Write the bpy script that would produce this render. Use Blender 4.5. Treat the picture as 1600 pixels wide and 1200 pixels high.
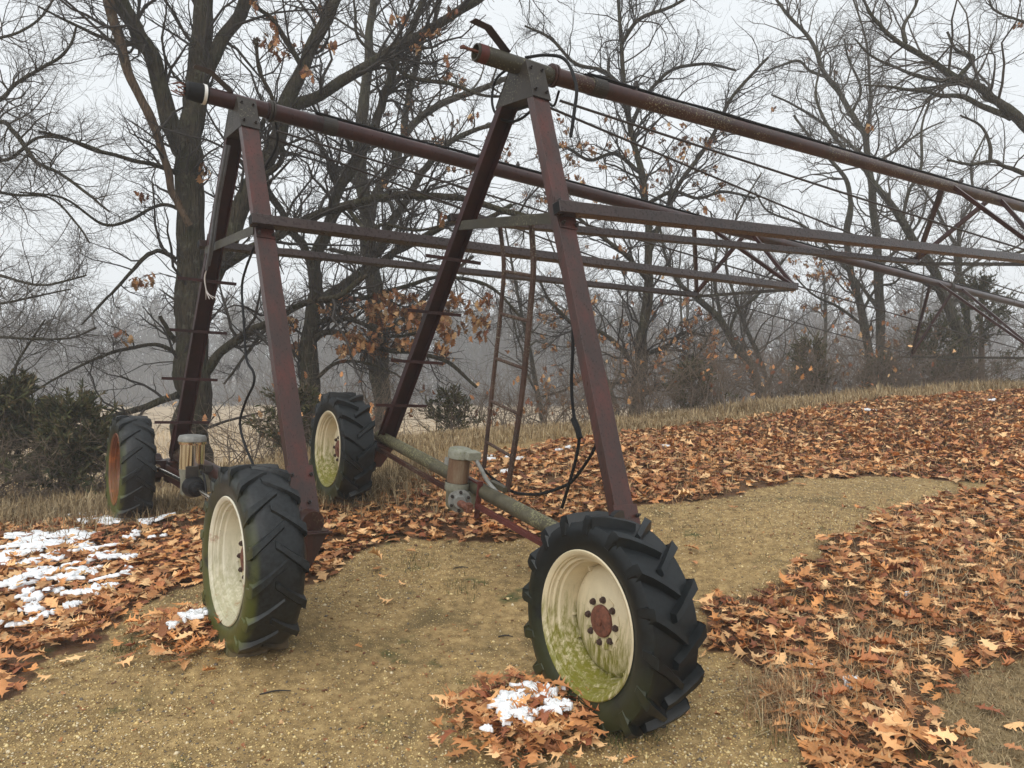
import bpy, math, random
import numpy as np
from mathutils import Matrix, Vector

random.seed(7)
RNG = np.random.default_rng(11)
for o in list(bpy.data.objects):
    bpy.data.objects.remove(o)
SC = bpy.context.scene
COL = SC.collection

# ------------------------------------------------------------------ camera, sky, sun, exposure
CAMZ = 1.85
F = 1147.06
PITCH = -0.0027
cam_data = bpy.data.cameras.new('camera')
cam_data.sensor_width = 36.0
cam_data.lens = F / 1600 * 36
cam_data.clip_start = 0.05
cam_data.clip_end = 2000
cam = bpy.data.objects.new('camera', cam_data)
cam.location = (0, 0, CAMZ)
cam.rotation_euler = (math.pi / 2 + PITCH, 0, 0)
COL.objects.link(cam)
SC.camera = cam

SUN_EL, SUN_AZ = math.radians(48), math.radians(200)
world = bpy.data.worlds.new('World')
SC.world = world
world.use_nodes = True
nt = world.node_tree
nt.nodes.clear()
sky = nt.nodes.new('ShaderNodeTexSky')
sky.sky_type = 'NISHITA'
sky.sun_disc = False
sky.sun_elevation = SUN_EL
sky.sun_rotation = SUN_AZ
sky.dust_density = 4.0
sky.air_density = 1.0
hs = nt.nodes.new('ShaderNodeHueSaturation')          # the cloud deck takes the blue out of the sky
hs.inputs['Saturation'].default_value = 0.12
mx = nt.nodes.new('ShaderNodeMix')
mx.data_type = 'RGBA'
mx.inputs['Factor'].default_value = 0.82
mx.inputs['B'].default_value = (7.6, 8.0, 8.3, 1)
bg = nt.nodes.new('ShaderNodeBackground')
bg.inputs['Strength'].default_value = 0.1
out = nt.nodes.new('ShaderNodeOutputWorld')
nt.links.new(sky.outputs[0], hs.inputs['Color'])
nt.links.new(hs.outputs[0], mx.inputs['A'])
nt.links.new(mx.outputs['Result'], bg.inputs['Color'])
nt.links.new(bg.outputs[0], out.inputs['Surface'])

sun_data = bpy.data.lights.new('sun', 'SUN')
sun_data.energy = 1.5
sun_data.angle = math.radians(70)
sun_data.color = (1.0, 0.97, 0.92)
sun = bpy.data.objects.new('sun', sun_data)
sd = Vector((math.sin(SUN_AZ) * math.cos(SUN_EL), math.cos(SUN_AZ) * math.cos(SUN_EL), math.sin(SUN_EL)))
sun.rotation_euler = sd.to_track_quat('Z', 'Y').to_euler()
COL.objects.link(sun)

SC.view_settings.view_transform = 'Standard'
SC.view_settings.look = 'None'
SC.view_settings.exposure = 0.45
SC.view_settings.gamma = 1.0
SC.view_settings.use_curve_mapping = False
SC.render.engine = 'CYCLES'
SC.cycles.max_bounces = 6
SC.cycles.volume_bounces = 1
SC.cycles.transparent_max_bounces = 8
SC.cycles.use_denoising = True
HAZE_DENSITY = 0.0031

# ------------------------------------------------------------------ helpers
def link(o):
    COL.objects.link(o)
    return o

def tag(o, label=None, cat=None, group=None, kind=None):
    if label: o['label'] = label
    if cat: o['category'] = cat
    if group: o['group'] = group
    if kind: o['kind'] = kind
    return o

def mesh_np(name, verts, faces, smooth=False, tint=None, attrs=None):
    """verts Nx3, faces: array (M,k) or list of such arrays"""
    verts = np.asarray(verts, np.float32)
    if not isinstance(faces, (list, tuple)): faces = [faces]
    faces = [np.asarray(f, np.int32) for f in faces if len(f)]
    me = bpy.data.meshes.new(name)
    me.vertices.add(len(verts))
    me.vertices.foreach_set('co', verts.ravel())
    loops = np.concatenate([f.ravel() for f in faces])
    sizes = np.concatenate([np.full(len(f), f.shape[1], np.int32) for f in faces])
    me.loops.add(len(loops))
    me.loops.foreach_set('vertex_index', loops)
    me.polygons.add(len(sizes))
    me.polygons.foreach_set('loop_start', np.concatenate([[0], np.cumsum(sizes)[:-1]]).astype(np.int32))
    me.polygons.foreach_set('loop_total', sizes)
    if smooth:
        me.polygons.foreach_set('use_smooth', np.ones(len(sizes), bool))
    if tint is not None:
        a = me.color_attributes.new('tint', 'FLOAT_COLOR', 'POINT')
        c = np.ones((len(verts), 4), np.float32); c[:, :3] = tint
        a.data.foreach_set('color', c.ravel())
    for k, v in (attrs or {}).items():
        a = me.attributes.new(k, 'FLOAT', 'POINT')
        a.data.foreach_set('value', np.asarray(v, np.float32))
    me.update(calc_edges=True)
    me.validate()
    return me

def obj(name, me, m=None, parent=None):
    o = bpy.data.objects.new(name, me)
    if m is not None:
        if len(me.materials) == 0: me.materials.append(m)
    if parent is not None: o.parent = parent
    return link(o)

def empty(name, loc=(0, 0, 0)):
    o = bpy.data.objects.new(name, None)
    o.location = loc
    o.empty_display_size = 0.2
    return link(o)

class MB:
    """collects simple solids into one mesh"""
    def __init__(self): self.v = []; self.f = []; self.n = 0
    def add(self, v, f):
        v = np.asarray(v, float)
        self.v.append(v)
        for q in f: self.f.append([i + self.n for i in q])
        self.n += len(v)
        return self
    def prism(self, prof, p0, p1, ux=None, closed=True):
        """extrude 2D profile (u,v) from p0 to p1; u axis close to ux"""
        p0 = np.array(p0, float); p1 = np.array(p1, float)
        t = (p1 - p0) / np.linalg.norm(p1 - p0)
        ux = np.array(ux if ux is not None else ((1, 0, 0) if abs(t[0]) < .9 else (0, 1, 0)), float)
        u = ux - t * (ux @ t); u /= np.linalg.norm(u); w = np.cross(t, u)
        prof = np.asarray(prof, float)
        k = len(prof)
        a = p0 + prof[:, :1] * u + prof[:, 1:] * w
        b = p1 + prof[:, :1] * u + prof[:, 1:] * w
        f = [[i, (i + 1) % k, k + (i + 1) % k, k + i] for i in range(k)]
        f += [list(range(k))[::-1], list(range(k, 2 * k))]
        return self.add(np.vstack([a, b]), f)
    def cyl(self, p0, p1, r0, r1=None, n=16, caps=True):
        r1 = r0 if r1 is None else r1
        p0 = np.array(p0, float); p1 = np.array(p1, float)
        t = (p1 - p0) / np.linalg.norm(p1 - p0)
        ux = np.array((0, 0, 1.) if abs(t[2]) < .9 else (1., 0, 0))
        u = ux - t * (ux @ t); u /= np.linalg.norm(u); w = np.cross(t, u)
        a = np.linspace(0, 2 * np.pi, n, endpoint=False)
        d = np.cos(a)[:, None] * u + np.sin(a)[:, None] * w
        f = [[i, (i + 1) % n, n + (i + 1) % n, n + i] for i in range(n)]
        if caps: f += [list(range(n))[::-1], list(range(n, 2 * n))]
        return self.add(np.vstack([p0 + d * r0, p1 + d * r1]), f)
    def lathe(self, p0, axis, prof, n=24, closed=False):
        """prof list of (distance along axis, radius)"""
        p0 = np.array(p0, float); t = np.array(axis, float); t /= np.linalg.norm(t)
        ux = np.array((0, 0, 1.) if abs(t[2]) < .9 else (1., 0, 0))
        u = ux - t * (ux @ t); u /= np.linalg.norm(u); w = np.cross(t, u)
        a = np.linspace(0, 2 * np.pi, n, endpoint=False)
        d = np.cos(a)[:, None] * u + np.sin(a)[:, None] * w
        vs = [p0 + t * h + d * r for h, r in prof]
        f = []
        m = len(prof)
        for j in range(m if closed else m - 1):
            j2 = (j + 1) % m
            for i in range(n):
                f.append([j * n + i, j * n + (i + 1) % n, j2 * n + (i + 1) % n, j2 * n + i])
        return self.add(np.vstack(vs), f)
    def box(self, c, size, axes=None):
        c = np.array(c, float); s = np.array(size, float) / 2
        ax = np.eye(3) if axes is None else np.array(axes, float)
        v = np.array([[x, y, z] for x in (-1, 1) for y in (-1, 1) for z in (-1, 1)]) * s
        f = [[0, 1, 3, 2], [4, 6, 7, 5], [0, 4, 5, 1], [2, 3, 7, 6], [0, 2, 6, 4], [1, 5, 7, 3]]
        return self.add(c + v @ ax, f)
    def tube(self, pts, r, n=8, sub=6):
        pts = smooth_line(np.array(pts, float), sub)
        rr = np.full(len(pts), r) if np.isscalar(r) else np.interp(np.linspace(0, 1, len(pts)), np.linspace(0, 1, len(r)), r)
        v, f = tubes(pts[None], rr[None], n)
        return self.add(v, f.tolist())
    def mesh(self, name, smooth=False, bevel=0.0):
        me = bpy.data.meshes.new(name)
        me.from_pydata(np.vstack(self.v).tolist(), [], self.f)
        me.update()
        import bmesh
        bm = bmesh.new(); bm.from_mesh(me)
        bmesh.ops.recalc_face_normals(bm, faces=bm.faces)
        if bevel > 0:
            es = [e for e in bm.edges if len(e.link_faces) == 2 and e.calc_face_angle(0) > 0.6]
            bmesh.ops.bevel(bm, geom=es, offset=bevel, segments=1, affect='EDGES', clamp_overlap=True)
        if smooth:
            for f in bm.faces: f.smooth = True
            for e in bm.edges:
                if len(e.link_faces) == 2 and e.calc_face_angle(0) > 0.7: e.smooth = False
        bm.to_mesh(me); bm.free()
        return me
    def build(self, name, m, parent=None, smooth=False, bevel=0.0):
        return obj(name, self.mesh(name, smooth, bevel), m, parent)

def smooth_line(p, sub=6):
    """Catmull-Rom through the points"""
    if len(p) < 3 or sub <= 1: 
        t = np.linspace(0, 1, sub * (len(p) - 1) + 1) * (len(p) - 1)
        return np.stack([np.interp(t, np.arange(len(p)), p[:, k]) for k in range(p.shape[1])], 1)
    q = np.vstack([2 * p[0] - p[1], p, 2 * p[-1] - p[-2]])
    res = []
    for i in range(len(p) - 1):
        a, b, c, d = q[i:i + 4]
        for t in np.linspace(0, 1, sub, endpoint=False):
            res.append(.5 * ((2 * b) + (c - a) * t + (2 * a - 5 * b + 4 * c - d) * t * t + (3 * b - a - 3 * c + d) * t ** 3))
    res.append(p[-1])
    return np.array(res)

def tubes(P, R, S=3):
    """P [N,K,3], R [N,K] -> verts, quads"""
    N, K, _ = P.shape
    T = np.empty_like(P)
    T[:, 1:-1] = P[:, 2:] - P[:, :-2]; T[:, 0] = P[:, 1] - P[:, 0]; T[:, -1] = P[:, -1] - P[:, -2]
    T /= np.linalg.norm(T, axis=2, keepdims=True) + 1e-9
    ref = np.where(np.abs(T[:, 0, 2:3]) < .9, np.array([0, 0, 1.]), np.array([1., 0, 0]))
    U = np.empty_like(T)
    u = np.cross(T[:, 0], ref); u /= np.linalg.norm(u, axis=1, keepdims=True) + 1e-9
    U[:, 0] = u
    for k in range(1, K):                      # carry the frame along, no twist
        u = u - T[:, k] * (u * T[:, k]).sum(1, keepdims=True)
        u /= np.linalg.norm(u, axis=1, keepdims=True) + 1e-9
        U[:, k] = u
    W = np.cross(T, U)
    a = np.linspace(0, 2 * np.pi, S, endpoint=False)
    V = P[:, :, None] + R[:, :, None, None] * (np.cos(a)[None, None, :, None] * U[:, :, None] + np.sin(a)[None, None, :, None] * W[:, :, None])
    idx = np.arange(N * K * S).reshape(N, K, S)
    q = np.stack([idx[:, :-1], np.roll(idx[:, :-1], -1, 2), np.roll(idx[:, 1:], -1, 2), idx[:, 1:]], -1).reshape(-1, 4)
    return V.reshape(-1, 3), q

def unit(a): return a / (np.linalg.norm(a, axis=-1, keepdims=True) + 1e-9)

# ------------------------------------------------------------------ materials
def new_mat(name, rough=0.7, spec=0.5):
    m = bpy.data.materials.new(name); m.use_nodes = True
    b = m.node_tree.nodes['Principled BSDF']
    b.inputs['Roughness'].default_value = rough
    b.inputs['Specular IOR Level'].default_value = spec
    return m, m.node_tree, b

def N(nt, typ, **kw):
    n = nt.nodes.new(typ)
    for k, v in kw.items():
        if k in n.inputs: n.inputs[k].default_value = v
        else: setattr(n, k, v)
    return n

def coords(nt, scale=(1, 1, 1), kind='Object'):
    tc = N(nt, 'ShaderNodeTexCoord'); mp = N(nt, 'ShaderNodeMapping')
    mp.inputs['Scale'].default_value = scale
    nt.links.new(tc.outputs[kind], mp.inputs['Vector'])
    return mp.outputs['Vector']

def ramp(nt, fac, stops):
    r = N(nt, 'ShaderNodeValToRGB')
    el = r.color_ramp.elements
    while len(el) < len(stops): el.new(0.5)
    for e, (p, c) in zip(el, stops):
        e.position = p
        e.color = (*c, 1) if len(c) == 3 else c
    nt.links.new(fac, r.inputs['Fac'])
    return r.outputs['Color']

def noise(nt, vec, scale, detail=6, rough=0.6, dist=0.0):
    n = N(nt, 'ShaderNodeTexNoise', Scale=scale, Detail=detail, Roughness=rough, Distortion=dist)
    nt.links.new(vec, n.inputs['Vector'])
    return n.outputs['Fac']

def mixc(nt, fac, a, b, mode='MIX'):
    m = N(nt, 'ShaderNodeMix', data_type='RGBA', blend_type=mode)
    for s, v in (('Factor', fac), ('A', a), ('B', b)):
        if isinstance(v, bpy.types.NodeSocket): nt.links.new(v, m.inputs[s])
        elif s == 'Factor': m.inputs[s].default_value = v
        else: m.inputs[s].default_value = (*v, 1)
    return m.outputs['Result']

def math_n(nt, op, a, b=None, clamp=False):
    m = N(nt, 'ShaderNodeMath', operation=op); m.use_clamp = clamp
    for i, v in enumerate((a, b)):
        if v is None: continue
        if isinstance(v, bpy.types.NodeSocket): nt.links.new(v, m.inputs[i])
        else: m.inputs[i].default_value = v
    return m.outputs[0]

def smooth_step(nt, v, lo, hi):
    m = N(nt, 'ShaderNodeMapRange', interpolation_type='SMOOTHSTEP')
    m.inputs['From Min'].default_value = lo; m.inputs['From Max'].default_value = hi
    nt.links.new(v, m.inputs['Value'])
    return m.outputs['Result']

def bump(nt, b, h, strength=0.3, dist=0.02):
    n = N(nt, 'ShaderNodeBump', Strength=strength, Distance=dist)
    nt.links.new(h, n.inputs['Height']); nt.links.new(n.outputs[0], b.inputs['Normal'])

def paint_mat(name, dark, mid, light, lichen=0.0, rough=0.4, lichen_col=(.22, .21, .13), stretch=(1, 1, 1), rel=.09):
    m, t, b = new_mat(name, rough, 0.36)
    v = coords(t, stretch)
    n1 = noise(t, v, 2.2, 8, .65, .3); n2 = noise(t, v, 28, 6, .7); n3 = noise(t, coords(t), 75, 3, .5)
    s = math_n(t, 'ADD', math_n(t, 'MULTIPLY', n1, .65), math_n(t, 'MULTIPLY', n2, .35))
    c = ramp(t, s, [(.36, dark), (.5, mid), (.66, light)])
    if lichen > 0:
        big = noise(t, coords(t), 1.7, 5, .6)
        k = math_n(t, 'MULTIPLY', smooth_step(t, n3, .66 - .2 * lichen, .72 - .2 * lichen), smooth_step(t, big, .42, .6))
        c = mixc(t, k, c, lichen_col)
        k2 = math_n(t, 'MULTIPLY', smooth_step(t, big, .55 - .2 * lichen, .8), .8)
        c = mixc(t, k2, c, (.07, .062, .032)) if lichen > .7 else c
    t.links.new(c, b.inputs['Base Color'])
    t.links.new(math_n(t, 'ADD', math_n(t, 'MULTIPLY', n2, .35), rough - .15), b.inputs['Roughness'])
    bump(t, b, math_n(t, 'ADD', n2, n3), rel, .003)
    return m

def plain_mat(name, col, rough=.5, metal=0.0, var=.3, scale=20, bump_s=.1):
    m, t, b = new_mat(name, rough)
    b.inputs['Metallic'].default_value = metal
    n = noise(t, coords(t), scale, 6, .6)
    lo = tuple(x * (1 - var) for x in col); hi = tuple(min(1, x * (1 + var)) for x in col)
    t.links.new(ramp(t, n, [(.3, lo), (.7, hi)]), b.inputs['Base Color'])
    if bump_s: bump(t, b, n, bump_s, .01)
    return m

def tint_mat(name, rough=.75, trans=0.0, vary=.25, spec=.3):
    """colour comes from the piece's own tint attribute"""
    m, t, b = new_mat(name, rough, spec)
    a = N(t, 'ShaderNodeAttribute', attribute_name='tint')
    n = noise(t, coords(t), 60, 4, .6)
    c = mixc(t, 1.0, a.outputs['Color'], ramp(t, n, [(.3, (1 - vary,) * 3), (.7, (1 + vary,) * 3)]), 'MULTIPLY')
    t.links.new(c, b.inputs['Base Color'])
    return m

M = {}
M['maroon'] = paint_mat('maroon_paint', (.014, .006, .005), (.032, .009, .008), (.055, .019, .016), .0, .30)
M['maroon_leg'] = paint_mat('weathered_maroon_paint', (.028, .020, .018), (.048, .022, .018), (.090, .024, .018), .0, .29, stretch=(3, 3, .5), rel=.02)
M['maroon_lichen'] = paint_mat('lichen_spotted_maroon_paint', (.018, .008, .006), (.038, .012, .009), (.065, .026, .019), .45, .34)
M['brace'] = paint_mat('wet_brown_brace_paint', (.022, .016, .014), (.034, .022, .020), (.048, .030, .026), .0, .27, rel=.012)
M['olive_bar'] = paint_mat('olive_stained_bar', (.020, .017, .011), (.036, .031, .019), (.06, .053, .033), .3, .45)
M['shaded_red'] = paint_mat('shaded_red_paint', (.012, .004, .004), (.028, .006, .006), (.05, .012, .011), .0, .5)  # shade on the back leg and its steps is darkened into this paint
M['red_angle'] = paint_mat('red_oxide_paint', (.05, .012, .010), (.09, .020, .016), (.14, .045, .036), .1, .5)
M['mossy'] = paint_mat('mossy_pipe_paint', (.025, .022, .014), (.062, .054, .032), (.11, .10, .07), .75, .5, (.28, .27, .14))
M['grey_gusset'] = paint_mat('grey_galvanised_plate', (.014, .011, .009), (.028, .022, .017), (.055, .045, .035), .35, .5)
M['black_rubber'] = plain_mat('black_cable_rubber', (.006, .006, .007), .6, 0, .3, 30, .05)
M['black_rubber'].node_tree.nodes['Principled BSDF'].inputs['Specular IOR Level'].default_value = .2
M['bolt'] = plain_mat('dark_bolt_steel', (.035, .028, .026), .5, .3, .4, 60, .1)
M['rust'] = plain_mat('brown_rust', (.13, .045, .025), .8, 0, .5, 40, .3)
M['dark_nut'] = plain_mat('dark_rusted_nut', (.055, .03, .022), .7, 0, .4, 50, .2)
M['rusty_ladder'] = paint_mat('rusty_ladder_steel', (.020, .012, .009), (.050, .024, .016), (.09, .055, .04), .5, .7, (.2, .19, .14))
m, t, b = new_mat('stainless_steel', .12)
b.inputs['Metallic'].default_value = 1.0
t.links.new(ramp(t, noise(t, coords(t, (14, 14, .5)), 2.2, 4, .6), [(.34, (.22, .13, .07)), (.46, (.75, .70, .60)), (.6, (.88, .86, .80)), (.7, (.40, .28, .17))]), b.inputs['Base Color'])  # rust-brown and bright upright streaks paint reflections into the steel's colour
M['chrome'] = m
M['motor_grey'] = paint_mat('grey_green_motor_paint', (.10, .10, .075), (.20, .20, .155), (.30, .30, .26), .5, .55, (.14, .15, .05))
M['motor_rust'] = paint_mat('rust_streaked_motor_paint', (.075, .042, .024), (.14, .078, .042), (.21, .165, .11), .2, .6, stretch=(6, 6, 1))
M['flange_grey'] = plain_mat('cast_grey_flange', (.20, .20, .185), .5, .1, .3, 30, .2)
M['white_band'] = plain_mat('white_metal_band', (.75, .75, .73), .4, 0, .1, 20, 0)
M['wire_white'] = plain_mat('pale_wire', (.5, .46, .42), .6, 0, .2, 20, 0)
M['cable_grey'] = plain_mat('grey_cable', (.09, .095, .105), .45, 0, .2, 20, 0)

def tyre_mat(name, algae, dusty):
    m, t, b = new_mat(name, .42, .32)
    v = coords(t)
    n1 = noise(t, v, 5, 6, .6); n2 = noise(t, v, 40, 5, .6)
    c = ramp(t, n2, [(.3, (.003, .0034, .004)), (.75, (.007 + dusty, .011 + dusty, .013 + dusty))])
    sx = N(t, 'ShaderNodeSeparateXYZ'); t.links.new(v, sx.inputs[0])
    z = sx.outputs['Z']; x = sx.outputs['X']
    y = sx.outputs['Y']
    rad = math_n(t, 'SQRT', math_n(t, 'ADD', math_n(t, 'MULTIPLY', z, z), math_n(t, 'MULTIPLY', y, y)))
    # green algae grows low on the sidewall
    k = math_n(t, 'MULTIPLY', smooth_step(t, math_n(t, 'ADD', z, math_n(t, 'MULTIPLY', n1, -.5)), .55 * algae, -.75 + .3 * algae), smooth_step(t, rad, .605, .56))
    k = math_n(t, 'MULTIPLY', k, smooth_step(t, n1, .28, .5))
    k = math_n(t, 'MULTIPLY', k, smooth_step(t, math_n(t, 'MULTIPLY', x, -1.0), .105, .14))
    c = mixc(t, math_n(t, 'MULTIPLY', k, .25 + .55 * algae, True), c, (.095, .105, .016))
    # dried mud at the foot
    k2 = smooth_step(t, math_n(t, 'ADD', z, math_n(t, 'MULTIPLY', n1, .3)), -.26, -.44)
    c = mixc(t, math_n(t, 'MULTIPLY', k2, .75), c, (.17, .125, .07))
    t.links.new(c, b.inputs['Base Color'])
    t.links.new(math_n(t, 'ADD', math_n(t, 'MULTIPLY', n2, .3), .28), b.inputs['Roughness'])
    bump(t, b, n2, .15, .004)
    return m
M['tyre'] = tyre_mat('wet_black_tyre_rubber', .0, .003)
M['tyre_worn'] = tyre_mat('worn_algae_tyre_rubber', .75, .016)

def rim_mat(name, base, rustiness, algae):
    m, t, b = new_mat(name, .42, .5)
    v = coords(t)
    n1 = noise(t, v, 4, 7, .65, .4); n2 = noise(t, v, 55, 4, .6); n3 = noise(t, coords(t, (13, 13, 1.6)), 3, 6, .75)
    sx = N(t, 'ShaderNodeSeparateXYZ'); t.links.new(v, sx.inputs[0])
    z = sx.outputs['Z']
    c = ramp(t, n1, [(.3, tuple(x * .78 for x in base)), (.65, base)])
    gz = smooth_step(t, math_n(t, 'ADD', z, math_n(t, 'MULTIPLY', n3, -.45)), -.08, -.44)
    g = math_n(t, 'MULTIPLY', gz, smooth_step(t, math_n(t, 'ADD', n3, math_n(t, 'MULTIPLY', z, -.45)), .38, .72))
    c = mixc(t, math_n(t, 'MULTIPLY', g, algae, True), c, (.17, .16, .018))
    sp = math_n(t, 'MULTIPLY', smooth_step(t, n2, .66, .71), smooth_step(t, n1, .4, .62))
    c = mixc(t, math_n(t, 'MULTIPLY', sp, .9), c, (.09, .04, .015))
    bl = smooth_step(t, noise(t, v, 7, 8, .75), .67 - .3 * rustiness, .8 - .25 * rustiness)
    c = mixc(t, math_n(t, 'MULTIPLY', bl, .9), c, (.28, .085, .018))
    t.links.new(c, b.inputs['Base Color'])
    bump(t, b, n2, .08, .004)
    return m
M['rim'] = rim_mat('cream_rim_paint', (.68, .59, .40), .0, 1.1)
M['rim_pale'] = rim_mat('pale_cream_rim_paint', (.72, .68, .54), .35, .5)
M['rim_orange'] = rim_mat('orange_rusted_rim', (.15, .042, .012), .6, .2)

def bark_mat(name, a, bcol, moss):
    m, t, b = new_mat(name, .9, .2)
    v = coords(t, (1, 1, .16))
    n1 = noise(t, v, 26, 6, .7, .2); n2 = noise(t, coords(t), 3, 5, .6)
    vo = N(t, 'ShaderNodeTexVoronoi', feature='DISTANCE_TO_EDGE', Scale=22.0)
    t.links.new(v, vo.inputs['Vector'])
    c = ramp(t, n1, [(.3, a), (.7, bcol)])
    c = mixc(t, math_n(t, 'MULTIPLY', smooth_step(t, n2, .42, .68), moss), c, (.055, .06, .028))
    c = mixc(t, math_n(t, 'MULTIPLY', smooth_step(t, noise(t, coords(t), 7, 7, .7), .56, .66), .45), c, (.15, .152, .115))
    t.links.new(c, b.inputs['Base Color'])
    bump(t, b, math_n(t, 'ADD', math_n(t, 'MULTIPLY', vo.outputs['Distance'], 1.5), n1), 1.0, .05)
    return m
M['bark'] = bark_mat('furrowed_oak_bark', (.010, .0085, .006), (.090, .072, .048), .5)
M['bark_grey'] = bark_mat('grey_bark', (.018, .0155, .012), (.112, .096, .071), .5)
M['bark_dead'] = bark_mat('dead_stripped_bark', (.05, .032, .02), (.16, .105, .068), .1)
M['twig'] = plain_mat('dark_twig_bark', (.030, .024, .020), .85, 0, .35, 8, 0)
M['twig_grey'] = plain_mat('grey_twig_bark', (.070, .060, .050), .85, 0, .3, 8, 0)  # lighter copy of the twig bark, with haze fading put into the colour
M['brush'] = plain_mat('brown_brush_twigs', (.15, .112, .082), .9, 0, .4, 6, 0)
M['leaf'] = tint_mat('dry_oak_leaf', .62, 0, .22, .4)
M['grass'] = tint_mat('dry_grass_blade', .8, 0, .15, .2)
M['needle'] = tint_mat('evergreen_needle', .75, 0, .2, .2)
M['pebble'] = tint_mat('wet_pebble', .38, 0, .1, .5)
M['forest'] = plain_mat('far_forest_bark', (.080, .068, .058), .95, 0, .2, 1, 0)
m, t, b = new_mat('old_snow', .55, .4)
b.inputs['Base Color'].default_value = (.86, .88, .9, 1)
b.inputs['Subsurface Weight'].default_value = .15
b.inputs['Subsurface Radius'].default_value = (.02, .02, .02)
bump(t, b, noise(t, coords(t), 60, 5, .6), .4, .01)
M['snow'] = m

# ------------------------------------------------------------------ the lie of the land
GP = np.array([(0, 0, -1.87), (-3, 0, -1.82), (3, 0, -1.76), (.45, 4.12, -1.85), (-1.69, 4.65, -1.68), (-1.86, 7.78, -1.28),
    (-4.28, 8.17, -1.56), (2.27, 13, -.77), (6.54, 15, -.37), (11.9, 17, -.09), (-1.6, 11.5, -.95), (-5.2, 9.5, -1.6), (-6.6, 9.0, -1.62),
    (5.5, 8.5, -1.11), (2.6, 6.0, -1.33), (1.57, 4, -1.75), (3.2, 4.6, -1.6), (-4, 3, -1.76), (-9, 6, -1.7), (11, 5, -1.0), (9, 0, -1.4),
    (22, 16, .15), (0, -8, -1.9), (-2.9, 6.4, -1.58), (-.6, 5.9, -1.6), (18, 24, .1), (-14, 14, -1.7), (-12, -3, -1.8), (14, -6, -1.5)], float)
def _tps():
    n = len(GP)
    d = np.linalg.norm(GP[:, None, :2] - GP[None, :, :2], axis=2)
    K = np.where(d > 0, d * d * np.log(d + 1e-9), 0) + np.eye(n) * .05
    A = np.zeros((n + 3, n + 3)); A[:n, :n] = K
    A[:n, n] = A[n, :n] = 1; A[:n, n + 1:] = GP[:, :2]; A[n + 1:, :n] = GP[:, :2].T
    return np.linalg.solve(A, np.concatenate([GP[:, 2], [0, 0, 0]]))
TW = _tps()
CREST_PX = np.array([-3000, -800, 0, 170, 400, 640, 1000, 1300, 1600, 2200, 4000], float)
CREST_D = np.array([9, 9, 9.0, 9.6, 10.6, 11.6, 13, 15, 17, 19, 22], float)
FIELD_Z = -3.3
def crest_dist(x, y):
    px = 800 + F * x / np.maximum(y, .05)
    d = np.interp(px, CREST_PX, CREST_D)
    return np.where(y > 0, y - d, -5.0)
def hump(x, y):
    """small mounds of sand pushed up round the wheels"""
    z = 0
    for cx, cy, h, s in ((.45, 4.12, .075, .33), (-1.69, 4.65, .075, .32), (-1.86, 7.78, .04, .4), (-4.28, 8.17, .05, .5)):
        z = z + h * np.exp(-((x - cx) ** 2 + (y - cy) ** 2) / (2 * s * s))
    return z
def vnoise(x, y, s, seed=0):
    x = x * s + seed * 17.3; y = y * s - seed * 9.1
    return (np.sin(x * 1.3 + 1.7 * np.sin(y * .9)) + np.sin(y * 1.7 + 1.3 * np.sin(x * 1.1 + 2)) + np.sin((x + y) * .77 + 2 * np.sin(x * .6 - y * .5))) / 3
def ground_z(x, y):
    """world height of the ground at x, y (arrays)"""
    x = np.asarray(x, float); y = np.asarray(y, float)
    sh = x.shape; xf = x.ravel(); yf = y.ravel()
    r = np.hypot(xf, yf)
    k = np.where(r > 28, 28 / np.maximum(r, 1e-6), 1)
    xc, yc = xf * k, yf * k
    z = np.empty(len(xf))
    for a in range(0, len(xf), 50000):
        q = np.stack([xc[a:a + 50000], yc[a:a + 50000]], 1)
        d = np.linalg.norm(q[:, None] - GP[None, :, :2], axis=2)
        z[a:a + 50000] = np.where(d > 0, d * d * np.log(d + 1e-9), 0) @ TW[:len(GP)] + TW[len(GP)] + q @ TW[len(GP) + 1:]
    s = np.clip((crest_dist(xf, yf) + .3) / 13, 0, 1); s = s * s * (3 - 2 * s)
    z = z * (1 - s) + s * (FIELD_Z + .25 * vnoise(xf, yf, .05, 3))
    near = np.exp(-r / 30)
    z = z + hump(xf, yf) + near * (.018 * vnoise(xf, yf, 1.1, 1) + .010 * vnoise(xf, yf, 3.7, 2))
    return (z + CAMZ).reshape(sh)

def ray(px, py):
    d = np.array([(px - 800) / F, 1.0, -(py - 600) / F])
    c, s = math.cos(PITCH), math.sin(PITCH)
    return np.array([d[0], d[1] * c - d[2] * s, d[1] * s + d[2] * c])
def at(px, py, depth):
    """the point at a given distance seen in direction px, py"""
    return np.array([0, 0, CAMZ]) + ray(px, py) * depth
_S = np.exp(np.linspace(np.log(1.5), np.log(60), 900))
def on_ground(px, py):
    d = ray(px, py)
    zz = CAMZ + d[2] * _S - ground_z(d[0] * _S, d[1] * _S)
    i = np.argmax(zz < 0) if (zz < 0).any() else len(_S) - 1
    return d[:2] * _S[i]

def in_poly(x, y, poly):
    res = np.zeros(x.shape, bool)
    n = len(poly)
    for i in range(n):
        x0, y0 = poly[i]; x1, y1 = poly[(i + 1) % n]
        if y0 == y1: continue
        c = ((y0 > y) != (y1 > y)) & (x < (x1 - x0) * (y - y0) / (y1 - y0) + x0)
        res ^= c
    return res
def world_poly(pts): return [tuple(on_ground(*p)) for p in pts]

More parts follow.
